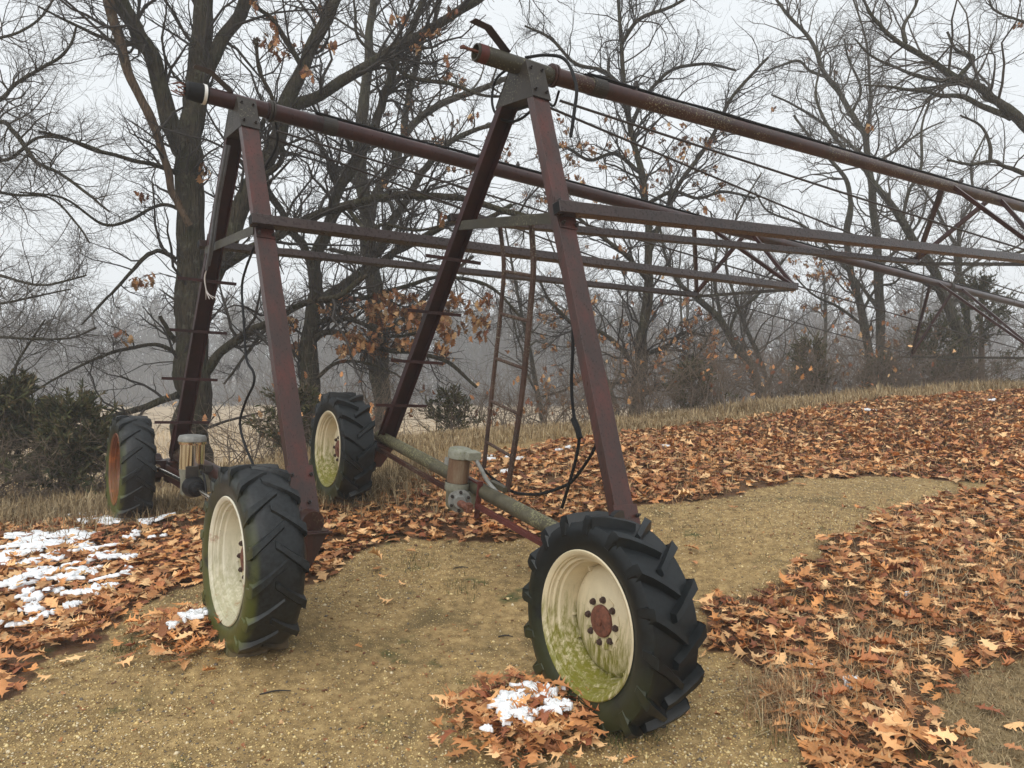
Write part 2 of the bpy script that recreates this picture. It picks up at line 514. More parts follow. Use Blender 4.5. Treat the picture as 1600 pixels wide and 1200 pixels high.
P_LEFT = world_poly([(-700, 1250), (-200, 1190), (0, 1105), (60, 1050), (140, 1015), (150, 985), (225, 945), (285, 925), (330, 900), (400, 905), (470, 925), (520, 890),
    (560, 870), (640, 850), (700, 838), (770, 842), (860, 850), (900, 820), (1000, 792), (1090, 790), (1180, 762), (1300, 746), (1400, 744), (1470, 748), (1530, 757), (1600, 762), (1700, 770), (1900, 780),
    (2300, 740), (1900, 640), (1600, 612), (1300, 634), (1000, 676), (800, 705), (700, 720), (640, 760), (560, 790), (470, 800), (380, 800), (250, 808), (0, 820), (-500, 830)])
P_RIGHT = world_poly([(1580, 762), (1530, 766), (1475, 776), (1380, 810), (1300, 850), (1240, 885), (1175, 922), (1100, 950), (1090, 1020), (1175, 1040), (1200, 1090), (1225, 1150), (1250, 1230), (1260, 1500),
    (1600, 1500), (1520, 1210), (1465, 1130), (1445, 1070), (1550, 1045), (1700, 1010), (2300, 1000), (2300, 720), (1700, 730)])
P_PILE1 = world_poly([(203, 1005), (225, 980), (300, 962), (345, 970), (350, 1030), (270, 1042)])
P_PILE2 = world_poly([(702, 1130), (730, 1095), (800, 1062), (870, 1070), (930, 1110), (968, 1165), (930, 1185), (860, 1178), (760, 1215), (720, 1200)])
P_DRY = world_poly([(1465, 1130), (1445, 1070), (1550, 1045), (1700, 1010), (1900, 1100), (1800, 1300), (1520, 1210)])
def litter_mask(x, y):
    jx = x + .10 * vnoise(x, y, 5, 4) + .05 * vnoise(x, y, 14, 5); jy = y + .14 * vnoise(x, y, 4.3, 6) + .05 * vnoise(x, y, 13, 7)
    return in_poly(jx, jy, P_LEFT) | in_poly(jx, jy, P_RIGHT)

# ground sheet: polar grid, fine in front of the camera
def build_ground():
    rr = np.concatenate([[0.0], np.exp(np.linspace(np.log(.6), np.log(3.0), 16, endpoint=False)), np.exp(np.linspace(np.log(3.0), np.log(14), 230, endpoint=False)), np.exp(np.linspace(np.log(14), np.log(325), 110))])
    front = np.linspace(-.82, .82, 520)
    back = np.linspace(.82, 2 * np.pi - .82, 90)[1:-1]
    th = np.concatenate([front, back])
    n = len(th)
    X = rr[:, None] * np.sin(th)[None]; Y = rr[:, None] * np.cos(th)[None]
    Z = ground_z(X, Y)
    v = np.stack([X, Y, Z], -1).reshape(-1, 3)
    i = np.arange(len(rr) * n).reshape(len(rr), n)
    q = np.stack([i[:-1], np.roll(i[:-1], -1, 1), np.roll(i[1:], -1, 1), i[1:]], -1)[:, :, ::-1].reshape(-1, 4)
    x, y = v[:, 0], v[:, 1]
    cd = crest_dist(x, y)
    lit = litter_mask(x, y).astype(float)
    field = np.clip((cd + .2) / 1.2, 0, 1)
    tuft = in_poly(x, y, P_DRY).astype(float)
    return mesh_np('ground', v, q, True, attrs={'litter': lit, 'field': field, 'turf': tuft})

m, t, b = new_mat('sandy_track_soil', .85, .3)
v = coords(t)
n1 = noise(t, v, 1.3, 8, .65, .3); n2 = noise(t, v, 14, 7, .7); n3 = noise(t, v, 120, 4, .6)
vo = N(t, 'ShaderNodeTexVoronoi', Scale=85.0); t.links.new(v, vo.inputs['Vector'])
c = ramp(t, n2, [(.28, (.115, .073, .029)), (.5, (.31, .207, .087)), (.72, (.52, .365, .165))])
c = mixc(t, smooth_step(t, n1, .5, .68), c, (.13, .092, .038))
grav = math_n(t, 'MULTIPLY', smooth_step(t, vo.outputs['Distance'], .42, .25), smooth_step(t, noise(t, v, 55, 3, .5), .44, .56))
c = mixc(t, math_n(t, 'MULTIPLY', grav, .8), c, ramp(t, vo.outputs['Color'], [(.2, (.36, .24, .085)), (.8, (.74, .55, .26))]))
al = N(t, 'ShaderNodeAttribute', attribute_name='litter'); af = N(t, 'ShaderNodeAttribute', attribute_name='field'); at_ = N(t, 'ShaderNodeAttribute', attribute_name='turf')
c = mixc(t, math_n(t, 'MULTIPLY', al.outputs['Fac'], smooth_step(t, n2, .18, .5)), c, ramp(t, n2, [(.3, (.05, .025, .012)), (.7, (.19, .095, .045))]))
c = mixc(t, af.outputs['Fac'], c, ramp(t, noise(t, v, .35, 8, .7), [(.3, (.30, .22, .13)), (.7, (.50, .38, .24))]))
c = mixc(t, math_n(t, 'MULTIPLY', smooth_step(t, noise(t, v, 2.1, 5, .6), .6, .72), math_n(t, 'SUBTRACT', 1.0, af.outputs['Fac'])), c, (.07, .075, .022))
c = mixc(t, math_n(t, 'MULTIPLY', at_.outputs['Fac'], .5), c, (.27, .20, .11))
t.links.new(c, b.inputs['Base Color'])
bump(t, b, math_n(t, 'ADD', math_n(t, 'ADD', n2, math_n(t, 'MULTIPLY', grav, .6)), math_n(t, 'MULTIPLY', n3, .5)), .7, .02)
M['soil'] = m
GROUND = obj('ground', build_ground(), M['soil'])
tag(GROUND, kind='structure')

def build_hills():
    r = np.linspace(150, 322, 70); th = np.linspace(-1.25, 1.25, 500)
    X = r[:, None] * np.sin(th)[None]; Y = r[:, None] * np.cos(th)[None]
    k = np.clip((r - 155) / 110, 0, 1); k = k * k * (3 - 2 * k)
    Z = FIELD_Z + CAMZ - .8 + k[:, None] * (12.5 + 2.5 * vnoise(X, Y, .02, 31)) + np.minimum(k * 4, 1)[:, None] * (.9 * vnoise(X, Y, .35, 32) + .7 * np.random.default_rng(8).normal(0, 1, X.shape))
    i = np.arange(X.size).reshape(X.shape)
    q = np.stack([i[:-1, :-1], i[:-1, 1:], i[1:, 1:], i[1:, :-1]], -1)[:, :, ::-1].reshape(-1, 4)
    return mesh_np('hills', np.stack([X, Y, Z], -1).reshape(-1, 3), q)
M['hill'] = plain_mat('brown_wooded_hill', (.11, .092, .078), .95, 0, .35, .12, 0)
tag(obj('hills', build_hills(), M['hill']), kind='structure')

# ------------------------------------------------------------------ irrigation machines
TOW = {
 'A': dict(M=[[0.84162, -0.529, 0.10881], [0.53866, 0.83678, -0.09822], [-0.03909, 0.14127, 0.9892]], o=(-0.3395, 6.1866, -1.6215), H=4.134, Py=.0247, Pz=.0431, bx=-.07, end=15.0),
 'B': dict(M=[[0.80379, -0.59301, 0.04759], [0.59396, 0.80445, -0.00782], [-0.03365, 0.03455, 0.99884]], o=(-2.6347, 6.6733, -1.6528), H=4.169, Py=.0392, Pz=.0083, bx=.015, end=25.5)}
WY, LY, HB, AG, HC = 2.188, 1.945, .764, .266, 2.98
S1, S2, YT, ZT1, ZT2 = 7.81, 16.09, .9185, 3.266, 2.626
WR = .6

def tyre_mesh(nl, lug_h, direc, crown):
    mb = MB()
    prof = [(-.125, .372), (-.140, .385), (-.158, .43), (-.168, .475), (-.165, .515), (-.150, .545), (-.11, crown - .008), (-.05, crown), (0, crown + .002)]
    prof = prof + [(-a, r) for a, r in prof[-2::-1]] + [(.10, .36), (-.10, .36)]
    mb.lathe((0, 0, 0), (1, 0, 0), prof, 96, closed=True)
    base_n = mb.n
    step = 2 * math.pi / nl
    def rad(u):
        a = abs(u); return np.interp(a, [0, .05, .11, .15, .165, .17], [crown + .002, crown, crown - .008, .545, .515, .475]) - .006
    for side in (-1, 1):
        for k in range(nl):
            ph0 = k * step + (step / 2 if side > 0 else 0)
            secs = []
            # down the sidewall, shoulder, then slanting to the middle
            for (u, dphi, top, wid) in ((.172, -.02, .485, .050), (.172, .0, .555, .060), (.162, .02, crown + lug_h - .006, .062), (.115, .08, crown + lug_h, .052), (.06, .15, crown + lug_h, .046), (.005, .225, crown + lug_h, .042), (-.030, .27, crown + lug_h - .004, .040)):
                ph = ph0 + direc * (dphi - .11)
                uu = side * u
                rb = rad(u) if abs(u) < .168 else min(top - .02, .52)
                if abs(u) > .168: rb = top - .025
                sl = .010
                pts = []
                for (r_, w_) in ((rb, wid / 2 + sl), (top, wid / 2 - .004), (top, -wid / 2 + .004), (rb, -wid / 2 - sl)):
                    a = ph + w_ / .57
                    pts.append((uu if r_ != rb or abs(u) < .168 else side * .150, r_ * math.sin(a), r_ * math.cos(a)))
                secs.append(pts)
            vs = np.array(secs).reshape(-1, 3)
            f = []
            for i in range(len(secs) - 1):
                for j in range(4):
                    f.append([i * 4 + j, i * 4 + (j + 1) % 4, (i + 1) * 4 + (j + 1) % 4, (i + 1) * 4 + j])
            f += [[3, 2, 1, 0], [len(vs) - 4, len(vs) - 3, len(vs) - 2, len(vs) - 1]]
            mb.add(vs, f)
    me = mb.mesh('tyre', smooth=True)
    return me
TYRE = {'A': tyre_mesh(16, .044, -1, .554), 'B': tyre_mesh(16, .017, 1, .574)}

def rim_mesh():
    mb = MB()
    barrel = [(-.142, .392), (-.150, .398), (-.156, .392), (-.152, .378), (-.140, .366), (-.130, .366), (-.126, .358), (-.108, .356), (-.104, .340), (-.080, .338), (-.072, .326), (-.055, .322), (.0, .310), (.05, .305), (.09, .34), (.14, .38), (.15, .395), (.14, .40), (.09, .37), (.04, .33), (-.06, .345), (-.10, .372)]
    mb.lathe((0, 0, 0), (1, 0, 0), barrel, 64, closed=True)
    disc = [(.045, .306), (.030, .296), (.010, .270), (-.004, .215), (-.012, .165), (-.020, .150), (-.022, .09), (-.022, .0001), (.0, .0001), (.0, .15), (.01, .21), (.03, .29)]
    mb.lathe((0, 0, 0), (1, 0, 0), disc, 48, closed=True)
    # stiffening lugs between the disc and the rim
    for k in range(4):
        a = k * math.pi / 2 + .5
        for da in (-.22, .22):
            c, s = math.cos(a + da), math.sin(a + da)
            mb.box((.03, .300 * s, .300 * c), (.05, .012, .03), [(1, 0, 0), (0, c, -s), (0, s, c)])
    return mb.mesh('rim', smooth=True)
RIM = rim_mesh()
def hub_mesh():
    mb = MB()
    mb.lathe((0, 0, 0), (1, 0, 0), [(-.022, .088), (-.034, .086), (-.040, .076), (-.041, .022), (-.052, .02), (-.053, .0001)], 28)
    return mb.mesh('hub_cap', smooth=True)
HUB = hub_mesh()
def nut_mesh():
    mb = MB()
    mb.cyl((-.020, 0, 0), (-.030, 0, 0), .019, n=12)
    mb.cyl((-.030, 0, 0), (-.042, 0, 0), .0155, n=6)
    mb.cyl((-.042, 0, 0), (-.048, 0, 0), .008, n=8)
    return mb.mesh('wheel_nut')
NUT = nut_mesh(); NUT.materials.append(M['dark_nut'])
def ring_mesh():
    mb = MB()
    for k in range(8):
        a = (k + .5) * math.pi / 4
        c, s = math.cos(a), math.sin(a)
        mb.box((-.023, .118 * s, .118 * c), (.006, .05, .055), [(1, 0, 0), (0, c, -s), (0, s, c)])
    return mb.mesh('clamp_ring')
RING = ring_mesh()
BOLT = None
def bolt_mesh(L=.03, r=.014):
    mb = MB()
    mb.cyl((0, 0, 0), (0, 0, .012), r, n=6).cyl((0, 0, .012), (0, 0, L), r * .55, n=8)
    return mb.mesh('bolt')
BOLT = bolt_mesh(); BOLT.materials.append(M['bolt'])
def put_bolt(parent, p, nrm):
    o = bpy.data.objects.new('bolt', BOLT); link(o); o.parent = parent
    o.location = p
    o.rotation_euler = Vector(nrm).to_track_quat('Z', 'Y').to_euler()

def channel(w, d, th=.009):
    """open side towards +v"""
    return [(-w / 2, 0), (w / 2, 0), (w / 2, d), (w / 2 - th, d), (w / 2 - th, th), (-w / 2 + th, th), (-w / 2 + th, d), (-w / 2, d)]
def angle(w, d, th=.009):
    return [(0, 0), (w, 0), (w, th), (th, th), (th, d), (0, d)]
def tube_sq(w, th=.006):
    h = w / 2
    return [(-h, -h), (h, -h), (h, h), (-h, h)]

def machine(T, label):
    D = TOW[T]
    H, bx = D['H'], D['bx']
    root = empty('irrigation_machine')
    mw = Matrix([r + [0] for r in D['M']] + [[0, 0, 0, 1]])
    q = mw.to_3x3().to_quaternion()
    root.rotation_mode = 'QUATERNION'; root.rotation_quaternion = q
    root.location = (D['o'][0], D['o'][1], D['o'][2] + CAMZ)
    tag(root, label, 'irrigation machine', 'centre pivot irrigation spans parked side by side')
    def pipe_pt(x, dz=0.0, dy=0.0): return np.array([x, max(x, 0) * D['Py'] + dy, H + max(x, 0) * D['Pz'] + dz])
    nearp = T == 'A'
    pipe_m = M['maroon_lichen'] if nearp else M['maroon']
    leg_m = M['maroon_leg']
    pr = .068 if nearp else .076
    # --- pipes
    x_in = -.46 if nearp else -.30
    stub = MB()
    if nearp:
        stub.lathe((0, 0, 0), (1, 0, 0), [(-.46, .055), (-.46, .064), (-.42, .064), (-.415, .068), (.25, .068), (.25, .055)], 28, closed=True)
        st = stub.build('end_pipe', M['olive_bar'], root, True)
        mb = MB(); mb.lathe((0, 0, 0), (1, 0, 0), [(-.44, .069), (-.37, .0695), (-.37, .0670), (-.44, .0670)], 28, closed=True)
        mb.build('thread_band', M['red_angle'], st, True)
        mb = MB(); mb.box((-.47, 0, .005), (.22, .03, .014)); mb.box((-.57, 0, .005), (.02, .05, .02)); mb.build('inner_bar', M['rust'], st)
    else:
        stub.lathe((0, 0, 0), (1, 0, 0), [(-.32, .05), (-.32, .072), (.215, .072), (.215, .05)], 28, closed=True)
        st = stub.build('end_pipe', pipe_m, root, True)
        mb = MB()
        mb.lathe((0, 0, 0), (1, 0, 0), [(-.30, .0735), (-.30, .080), (-.36, .084), (-.41, .080), (-.47, .074), (-.49, .05), (-.47, .048), (-.38, .055), (-.33, .0735)], 28, closed=True)
        bo = mb.build('rubber_boot', M['black_rubber'], st, True)
        mb = MB(); mb.lathe((0, 0, 0), (1, 0, 0), [(-.315, .0815), (-.315, .086), (-.342, .088), (-.342, .0835)], 28, closed=True)
        mb.build('clamp_band', M['white_band'], st, True)
        mb = MB()
        for k in range(7):
            a = k * .9; mb.tube([(-.48, .03 * math.cos(a), .05 * math.sin(a)), (-.53, .045 * math.cos(a + .5), .05 * math.sin(a + .5)), (-.55 - .02 * (k % 3), .05 * math.cos(a + 1), .03 * math.sin(a + 1))], .006, 5, 3)
        mb.build('torn_lining', M['rust'], st)
    st.location = (0, 0, H)
    # bent plate standing on the pipe end
    mb = MB()
    x0 = -.40 if nearp else -.31
    mb.prism([(-.05, 0), (.05, 0), (.05, .006), (-.05, .006)], (x0 + .22, 0, H + pr), (x0 + .03, 0, H + pr + .135), (0, 1, 0))
    mb.prism([(-.05, 0), (.05, 0), (.05, .006), (-.05, .006)], (x0 + .03, 0, H + pr + .135), (x0 - .11, 0, H + pr + .15), (0, 1, 0))
    mb.build('top_bracket', M['maroon'], root, bevel=.001)
    mb = MB(); a, e = pipe_pt(.22), pipe_pt(D['end'])
    mb.cyl(a, e, pr, n=32)
    pipe = mb.build('water_pipe', pipe_m, root, True)
    mb = MB()
    xf = 15.6 if T == 'B' else 11.6
    for xx, w, e_ in ((.235, .018, .022), (.262, .018, .022), (xf, .04, .03), (xf + .06, .04, .03)):
        mb = MB(); mb.cyl(pipe_pt(xx), pipe_pt(xx + w), pr + e_, n=28)
        mb.build('flange', M['grey_gusset'] if not nearp else M['maroon_lichen'], pipe, True)
    mb = MB()    # saddle clamp on the pipe's side
    px_ = .72 if nearp else .82
    p = pipe_pt(px_)
    mb.lathe(p - np.array([.07, 0, 0]), (1, D['Py'], D['Pz']), [(0, pr + .001), (0, pr + .007), (.15, pr + .007), (.15, pr + .001)], 24, closed=True)
    mb.build('saddle_clamp', M['grey_gusset'], pipe)
    for xx in ((1.15, 4.0, 6.9, 7.6) if nearp else (.80, 3.2, 6.0, 6.6, 11.3, 13.0, 15.6, 16.4)):
        mb = MB(); p = pipe_pt(xx, pr - .004)
        mb.cyl(p, p + (0, 0, .035), .018, n=8).cyl(p + (0, 0, .035), p + (0, 0, .06), .026, n=6).cyl(p + (0, 0, .06), p + (0, 0, .085), .014, n=8)
        mb.build('sprinkler_outlet', M['bolt'], pipe)
    # --- cables strapped on top of the pipe
    mb = MB()
    rng = np.random.default_rng(3)
    for dy in (-.012, .016):
        xs = np.arange(.6 if nearp else .7, D['end'] - .3, .55)
        pts = [pipe_pt(x, pr + .012 + .010 * abs(math.sin(i * 1.9 + dy * 90)), dy + .008 * math.sin(i * 1.3 + dy * 50)) for i, x in enumerate(xs)]
        mb.tube(pts, .0105, 6, 3)
    mb.build('pipe_cable', M['black_rubber'], root, True)
    # --- gusset at the apex
    zt, zb = H + .015, H - .28
    fl = lambda z: AG + (LY - AG) * (H - .35 - z) / (H - .35 - HB)
    yo = lambda z: fl(z) + .045          # outer face of the legs
    g = MB()
    for s in (-1, 1):
        a, c = np.array([0, s * (yo(zt) + .004), zt]), np.array([0, s * (yo(zb) + .004), zb])
        g.prism([(-.084, 0), (.084, 0), (.084, .008), (-.084, .008)], a, c, (1, 0, 0))
        for sx in (-1, 1):
            vs = [(sx * .08, s * (yo(zt) + .002), zt), (sx * .08, s * (yo(zb) + .002), zb), (sx * .08, s * .001, zb), (sx * .08, s * .001, zt - .05)]
            vs = np.array(vs + [(x - sx * .008, y, z) for x, y, z in vs])
            g.add(vs, [[0, 1, 2, 3], [7, 6, 5, 4], [0, 4, 5, 1], [1, 5, 6, 2], [2, 6, 7, 3], [3, 7, 4, 0]])
    g.box((.0, 0, zb + .03), (.15, 2 * yo(zb) - .04, .012))
    gus = g.build('gusset', M['grey_gusset'], root, bevel=.0015)
    nrm = np.array([0, -1, (LY - AG) / (H - .35 - HB)]); nrm /= np.linalg.norm(nrm)
    for s in (-1, 1):
        for sx in (-1, 1):
            for z in (H - .04, H - .22):
                put_bolt(gus, (sx * .05, s * (yo(z) + .010), z), (0, s * -nrm[1], nrm[2]))
    # --- legs: channels open to the inside
    for s in (-1, 1):
        top = np.array([0, s * (fl(H - .12) + .043), H - .12]); bot = np.array([bx * .5, s * (fl(HB) + .043), HB - .02])
        mb = MB()
        mb.prism([(u, -v) for u, v in channel(.150, .075)][::-1] if s < 0 else channel(.150, .075), top, bot, (1, 0, 0))
        lg = mb.build('leg', leg_m if s < 0 else M['shaded_red'], root, bevel=.001)
        # splice plate where the brace crosses
        a, c = np.array([0, s * (yo(HC + .10) + .004), HC + .10]), np.array([0, s * (yo(HC - .12) + .004), HC - .12])
        mb = MB(); mb.prism([(-.078, 0), (.078, 0), (.078, .007 * s), (-.078, .007 * s)], a, c, (1, 0, 0))
        mb.build('splice_plate', leg_m, lg, bevel=.001)
        for sx, z in ((-1, HC + .07), (-1, HC - .09), (1, HC - .09)):
            put_bolt(lg, (sx * .058, s * (yo(z) + .012), z), (0, s * -nrm[1], nrm[2]))
        # foot plate
        a, c = np.array([bx * .5, s * (yo(HB + .36) + .003), HB + .36]), np.array([bx * .5, s * (yo(HB + .02) + .003), HB + .02])
        mb = MB(); mb.prism([(-.095, 0), (.095, 0), (.095, .009 * s), (-.095, .009 * s)], a, c, (1, 0, 0))
        mb.build('foot_plate', leg_m, lg, bevel=.001)
        for sx, z in ((-1, HB + .30), (1, HB + .30), (.4, HB + .12)):
            put_bolt(lg, (bx * .5 + sx * .07, s * (yo(z) + .014), z), (0, s * -nrm[1], nrm[2]))
    # steps on the back leg
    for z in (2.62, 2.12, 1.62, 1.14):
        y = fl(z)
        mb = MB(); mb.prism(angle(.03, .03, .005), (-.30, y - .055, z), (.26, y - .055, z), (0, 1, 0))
        mb.build('step', M['shaded_red'], root)
    # --- cross bar between the legs
    mb = MB(); mb.prism(angle(.075, -.075, .008), (-.080, fl(HC - .05) + .03, HC - .02), (-.080, -fl(HC) - .02, HC - .02), (1, 0, 0))
    mb.build('cross_bar', M['olive_bar'], root, bevel=.001)
    # --- base beam
    mb = MB(); mb.cyl((bx, -LY - .13, HB), (bx, LY + .13, HB), .058 if nearp else .079, n=28)
    beam = mb.build('base_beam', M['mossy'] if nearp else M['maroon_lichen'], root, True)
    if nearp:
        for y0, y1 in ((-LY - .05, -.22), (.26, LY + .1)):
            mb = MB(); mb.prism(angle(.042, .036, .005), (bx - .105, y0, HB - .078), (bx - .105, y1, HB - .078), (1, 0, 0))
            mb.build('shaft_guard', M['red_angle'] if y0 < -1 else M['maroon_lichen'], root, bevel=.001)
    # gearbox brackets + gearboxes at both ends
    for s in (-1, 1):
        mb = MB()
        y0, y1 = s * (LY - .10), s * (LY + .17)
        vs = [(bx - .10, y0, HB - .06), (bx + .10, y0, HB - .06), (bx + .10, y1, HB - .05), (bx - .10, y1, HB - .05),
              (bx - .12, y0 + s * .06, HB - .30), (bx - .02, y0 + s * .06, HB - .30), (bx - .02, y1, HB - .30), (bx - .12, y1, HB - .30)]
        mb.add(vs, [[0, 1, 2, 3], [4, 5, 6, 7], [0, 1, 5, 4], [1, 2, 6, 5], [2, 3, 7, 6], [3, 0, 4, 7]])
        mb.box((bx, (y0 + y1) / 2, HB - .065), (.24, .30, .012))
        mb.build('wheel_bracket', leg_m, root, bevel=.003)
        mb = MB()
        gx = -.436
        mb.lathe((0, s * WY, WR), (1, 0, 0), [(gx + .0, .11), (gx + .12, .12), (gx + .17, .17), (gx + .30, .165), (gx + .33, .10), (gx + .33, .0001)], 24)
        mb.box((gx + .26, s * (WY - .16), WR + .02), (.12, .20, .18))
        mb.build('wheel_gearbox', M['maroon'], root, True)
    # --- wheels
    for s in (-1, 1):
        w = empty('wheel'); w.parent = root
        w.location = (-.436, s * WY, WR)
        w.rotation_euler = (.5 * s + (.2 if nearp else .7), 0, 0) if False else (0, 0, 0)
        ty = bpy.data.objects.new('tyre', TYRE[T]); link(ty); ty.parent = w
        if len(TYRE[T].materials) == 0: TYRE[T].materials.append(M['tyre'] if nearp else M['tyre_worn'])
        rm = RIM if (nearp and s < 0) else RIM.copy()
        if len(RIM.materials) == 0 and rm is RIM: RIM.materials.append(M['rim'])
        if rm is not RIM:
            rm.materials.clear(); rm.materials.append(M['rim_orange'] if (T == 'B' and s > 0) else (M['rim_pale'] if T == 'B' else M['rim']))
        r = bpy.data.objects.new('rim', rm); link(r); r.parent = w
        if T == 'B' and s > 0: r['label'] = 'orange rusted rim'
        h = bpy.data.objects.new('hub_cap', HUB); link(h); h.parent = w
        if len(HUB.materials) == 0: HUB.materials.append(M['rust'])
        rg = bpy.data.objects.new('clamp_ring', RING); link(rg); rg.parent = w
        if len(RING.materials) == 0: RING.materials.append(M['rim'])
        for k in range(8):
            a = (k + .1) * math.pi / 4
            nn = bpy.data.objects.new('wheel_nut', NUT); link(nn); nn.parent = w
            nn.location = (0, .117 * math.sin(a), .117 * math.cos(a))
    # --- motor
    if nearp:
        mt = empty('motor'); mt.parent = root; mt.location = (-.215, .03, 0)
        mb = MB(); mb.cyl((0, 0, .80), (0, 0, 1.0), .088, n=28); mb.build('motor_body', M['motor_rust'], mt, True)
        mb = MB(); mb.lathe((0, 0, 0), (0, 0, 1), [(1.0, .088), (1.0, .098), (1.05, .100), (1.075, .094), (1.085, .07), (1.087, .0001)], 28)
        mb.box((.05, -.10, 1.045), (.12, .12, .065)); mb.build('motor_cap', M['motor_grey'], mt, True, .004)
        mb = MB(); mb.lathe((0, 0, 0), (0, 0, 1), [(.80, .098), (.74, .100), (.72, .085), (.60, .075), (.57, .05), (.57, .0001)], 28)
        mb.box((.08, 0, .66), (.16, .13, .14)); mb.build('motor_gearbox', M['motor_grey'], mt, True, .006)
        mb = MB(); mb.lathe((0, -.07, .665), (-.45, -1, 0), [(0, .095), (.035, .095), (.04, .06), (.085, .05), (.085, .0001)], 28)
        fo = mb.build('output_flange', M['flange_grey'], mt, True)
        for k in range(6):
            a = k * math.pi / 3; ax = np.array([-.45, -1, 0]) / 1.097; u = np.array([0, 0, 1.]); w_ = np.cross(ax, u)
            put_bolt(mt, tuple(np.array([0, -.07, .665]) + ax * .036 + .076 * (math.cos(a) * u + math.sin(a) * w_)), tuple(ax))
        mb = MB(); mb.tube([(-.03, -.13, .66), (-.02, -.20, .655), (.02, -.24, .63)], .03, 10, 4); mb.box((.0, -.225, .645), (.05, .06, .07)); mb.build('shaft_coupling', M['rust'], mt, True)
        mb = MB(); mb.box((.10, -.20, .70), (.04, .02, .30)); mb.box((.12, -.05, .80), (.02, .30, .05)); mb.build('motor_mount', M['red_angle'], mt)
        mb = MB(); mb.box((-.085, .045, .965), (.012, .05, .06), [(.85, .5, 0), (-.5, .85, 0), (0, 0, 1)]); mb.build('name_plate', M['flange_grey'], mt)
        mb = MB(); mb.tube([(.07, -.14, 1.02), (.10, -.19, .95), (.14, -.25, .86), (.19, -.33, .79)], .017, 8, 4); mb.build('conduit', M['flange_grey'], mt, True)
    else:
        mt = empty('motor'); mt.parent = root; mt.location = (-.20, .44, 0)
        mb = MB(); mb.lathe((0, 0, 0), (0, 0, 1), [(.82, .112), (1.05, .112), (1.05, .120), (1.06, .124), (1.075, .124), (1.075, .0001)], 32); mb.build('motor_body', M['chrome'], mt, True)
        mb = MB(); mb.lathe((0, 0, 0), (0, 0, 1), [(1.076, .118), (1.078, .126), (1.105, .126), (1.128, .115), (1.136, .08), (1.137, .0001)], 32); mb.build('motor_cap', M['flange_grey'], mt, True)
        mb = MB(); mb.lathe((0, 0, 0), (0, 0, 1), [(.82, .112), (.80, .105), (.76, .10), (.72, .09), (.58, .085), (.55, .06), (.55, .0001)], 24)
        mb.box((.10, 0, .68), (.18, .16, .16)); mb.build('motor_gearbox', M['motor_grey'], mt, True, .006)
        mb = MB(); mb.box((-.02, -.12, .80), (.11, .02, .11)); mb.box((.13, -.10, .83), (.07, .07, .06)); mb.build('terminal_box', M['grey_gusset'], mt, bevel=.004)
        mb = MB(); mb.lathe((0, -.05, .665), (0, -1, 0), [(0, .085), (.05, .10), (.14, .088), (.19, .075), (.20, .055), (.26, .05), (.27, .02)], 24); mb.build('shaft_boot', M['black_rubber'], mt, True)
        mb = MB(); mb.cyl((0, -.3, .665), (-.02, -2.0 - .3, .63), .02, n=12); mb.build('drive_shaft', M['chrome'], mt, True)
        mb = MB(); mb.cyl((0, .10, .665), (-.02, 1.48, .635), .022, n=12); mb.cyl((-.02, 1.46, .635), (-.02, 1.58, .635), .045, n=14); mb.build('drive_shaft', M['chrome'], mt, True)
        mb = MB(); mb.box((.07, .78, .60), (.02, 1.25, .16)); mb.build('shaft_guard', M['maroon'], mt)
        mb = MB(); mb.tube([(.06, -.11, .80), (.06, -.22, .78), (.05, -.34, .70), (.04, -.42, .60)], .010, 8, 5); mb.build('motor_cable', M['black_rubber'], mt, True)
    # --- truss
    slope = lambda x: np.array([0, x * D['Py'], x * D['Pz']])
    J = {}
    for k, (sx, zz) in enumerate(((S1, ZT1), (S2, ZT2))):
        for s in (-1, 1): J[k, s] = np.array([sx, s * (YT if (k == 0 or s > 0) else 1.75), zz]) + slope(sx)
    stations = [0] if nearp else [0, 1]
    for s in (-1, 1):
        mb = MB()
        a = np.array([-.13, s * (yo(HC) + .062), HC + .005]); e = J[0, s]
        w = .086 if s < 0 else .070
        mb.prism(tube_sq(w), a, e, (0, .30, .95))
        br = mb.build('bottom_brace', M['brace'], root, bevel=.003)
        mb = MB(); tdir = (e - a) / np.linalg.norm(e - a)     # black cap standing for the shade inside an open tube end
        mb.prism(tube_sq(w * .84), a - tdir * .0015, a + tdir * .0005, (0, .30, .95)); mb.build('tube_mouth_shade', M['black_rubber'], br)
        chain = [np.array([.28, s * .11, H - .20]), J[0, s] + (0, 0, .03)] + ([J[1, s] + (0, 0, .03), np.array([25.2, s * YT, 2.5]) + slope(25.2)] if not nearp else [np.array([14.8, s * YT, 2.8]) + slope(14.8)])
        for p0, p1 in zip(chain[:-1], chain[1:]):
            mid = (p0 + p1) / 2 - (0, 0, .015)
            mb = MB(); mb.tube([p0, mid, p1], .011, 7, 6); mb.build('truss_rod', M['bolt'], root, True)
    for k in stations:
        sx = (S1, S2)[k]
        for s in (-1, 1):
            for dx in (-1.2, .1):
                mb = MB(); top = pipe_pt(sx + dx, 0, s * (pr + .01)); 
                mb.prism(angle(.05, .05, .006), J[k, s] + (0, 0, .02), top + (J[k, s] - top) * -.06, (1, 0, 0))
                mb.build('truss_brace', M['maroon'], root)
            mb = MB(); mb.box(J[k, s] + (0, 0, .02), (.14, .012, .10)); mb.build('joint_plate', M['maroon'], root)
        mb = MB(); mb.prism(angle(.05, .05, .006), J[k, -1], J[k, 1], (1, 0, 0)); mb.build('truss_spreader', M['grey_gusset'], root)
        mb = MB(); mb.tube([pipe_pt(sx - 1.2, -pr, -.06), (pipe_pt(sx - .5) + J[k, -1]) / 2, J[k, -1]], .006, 5, 3)
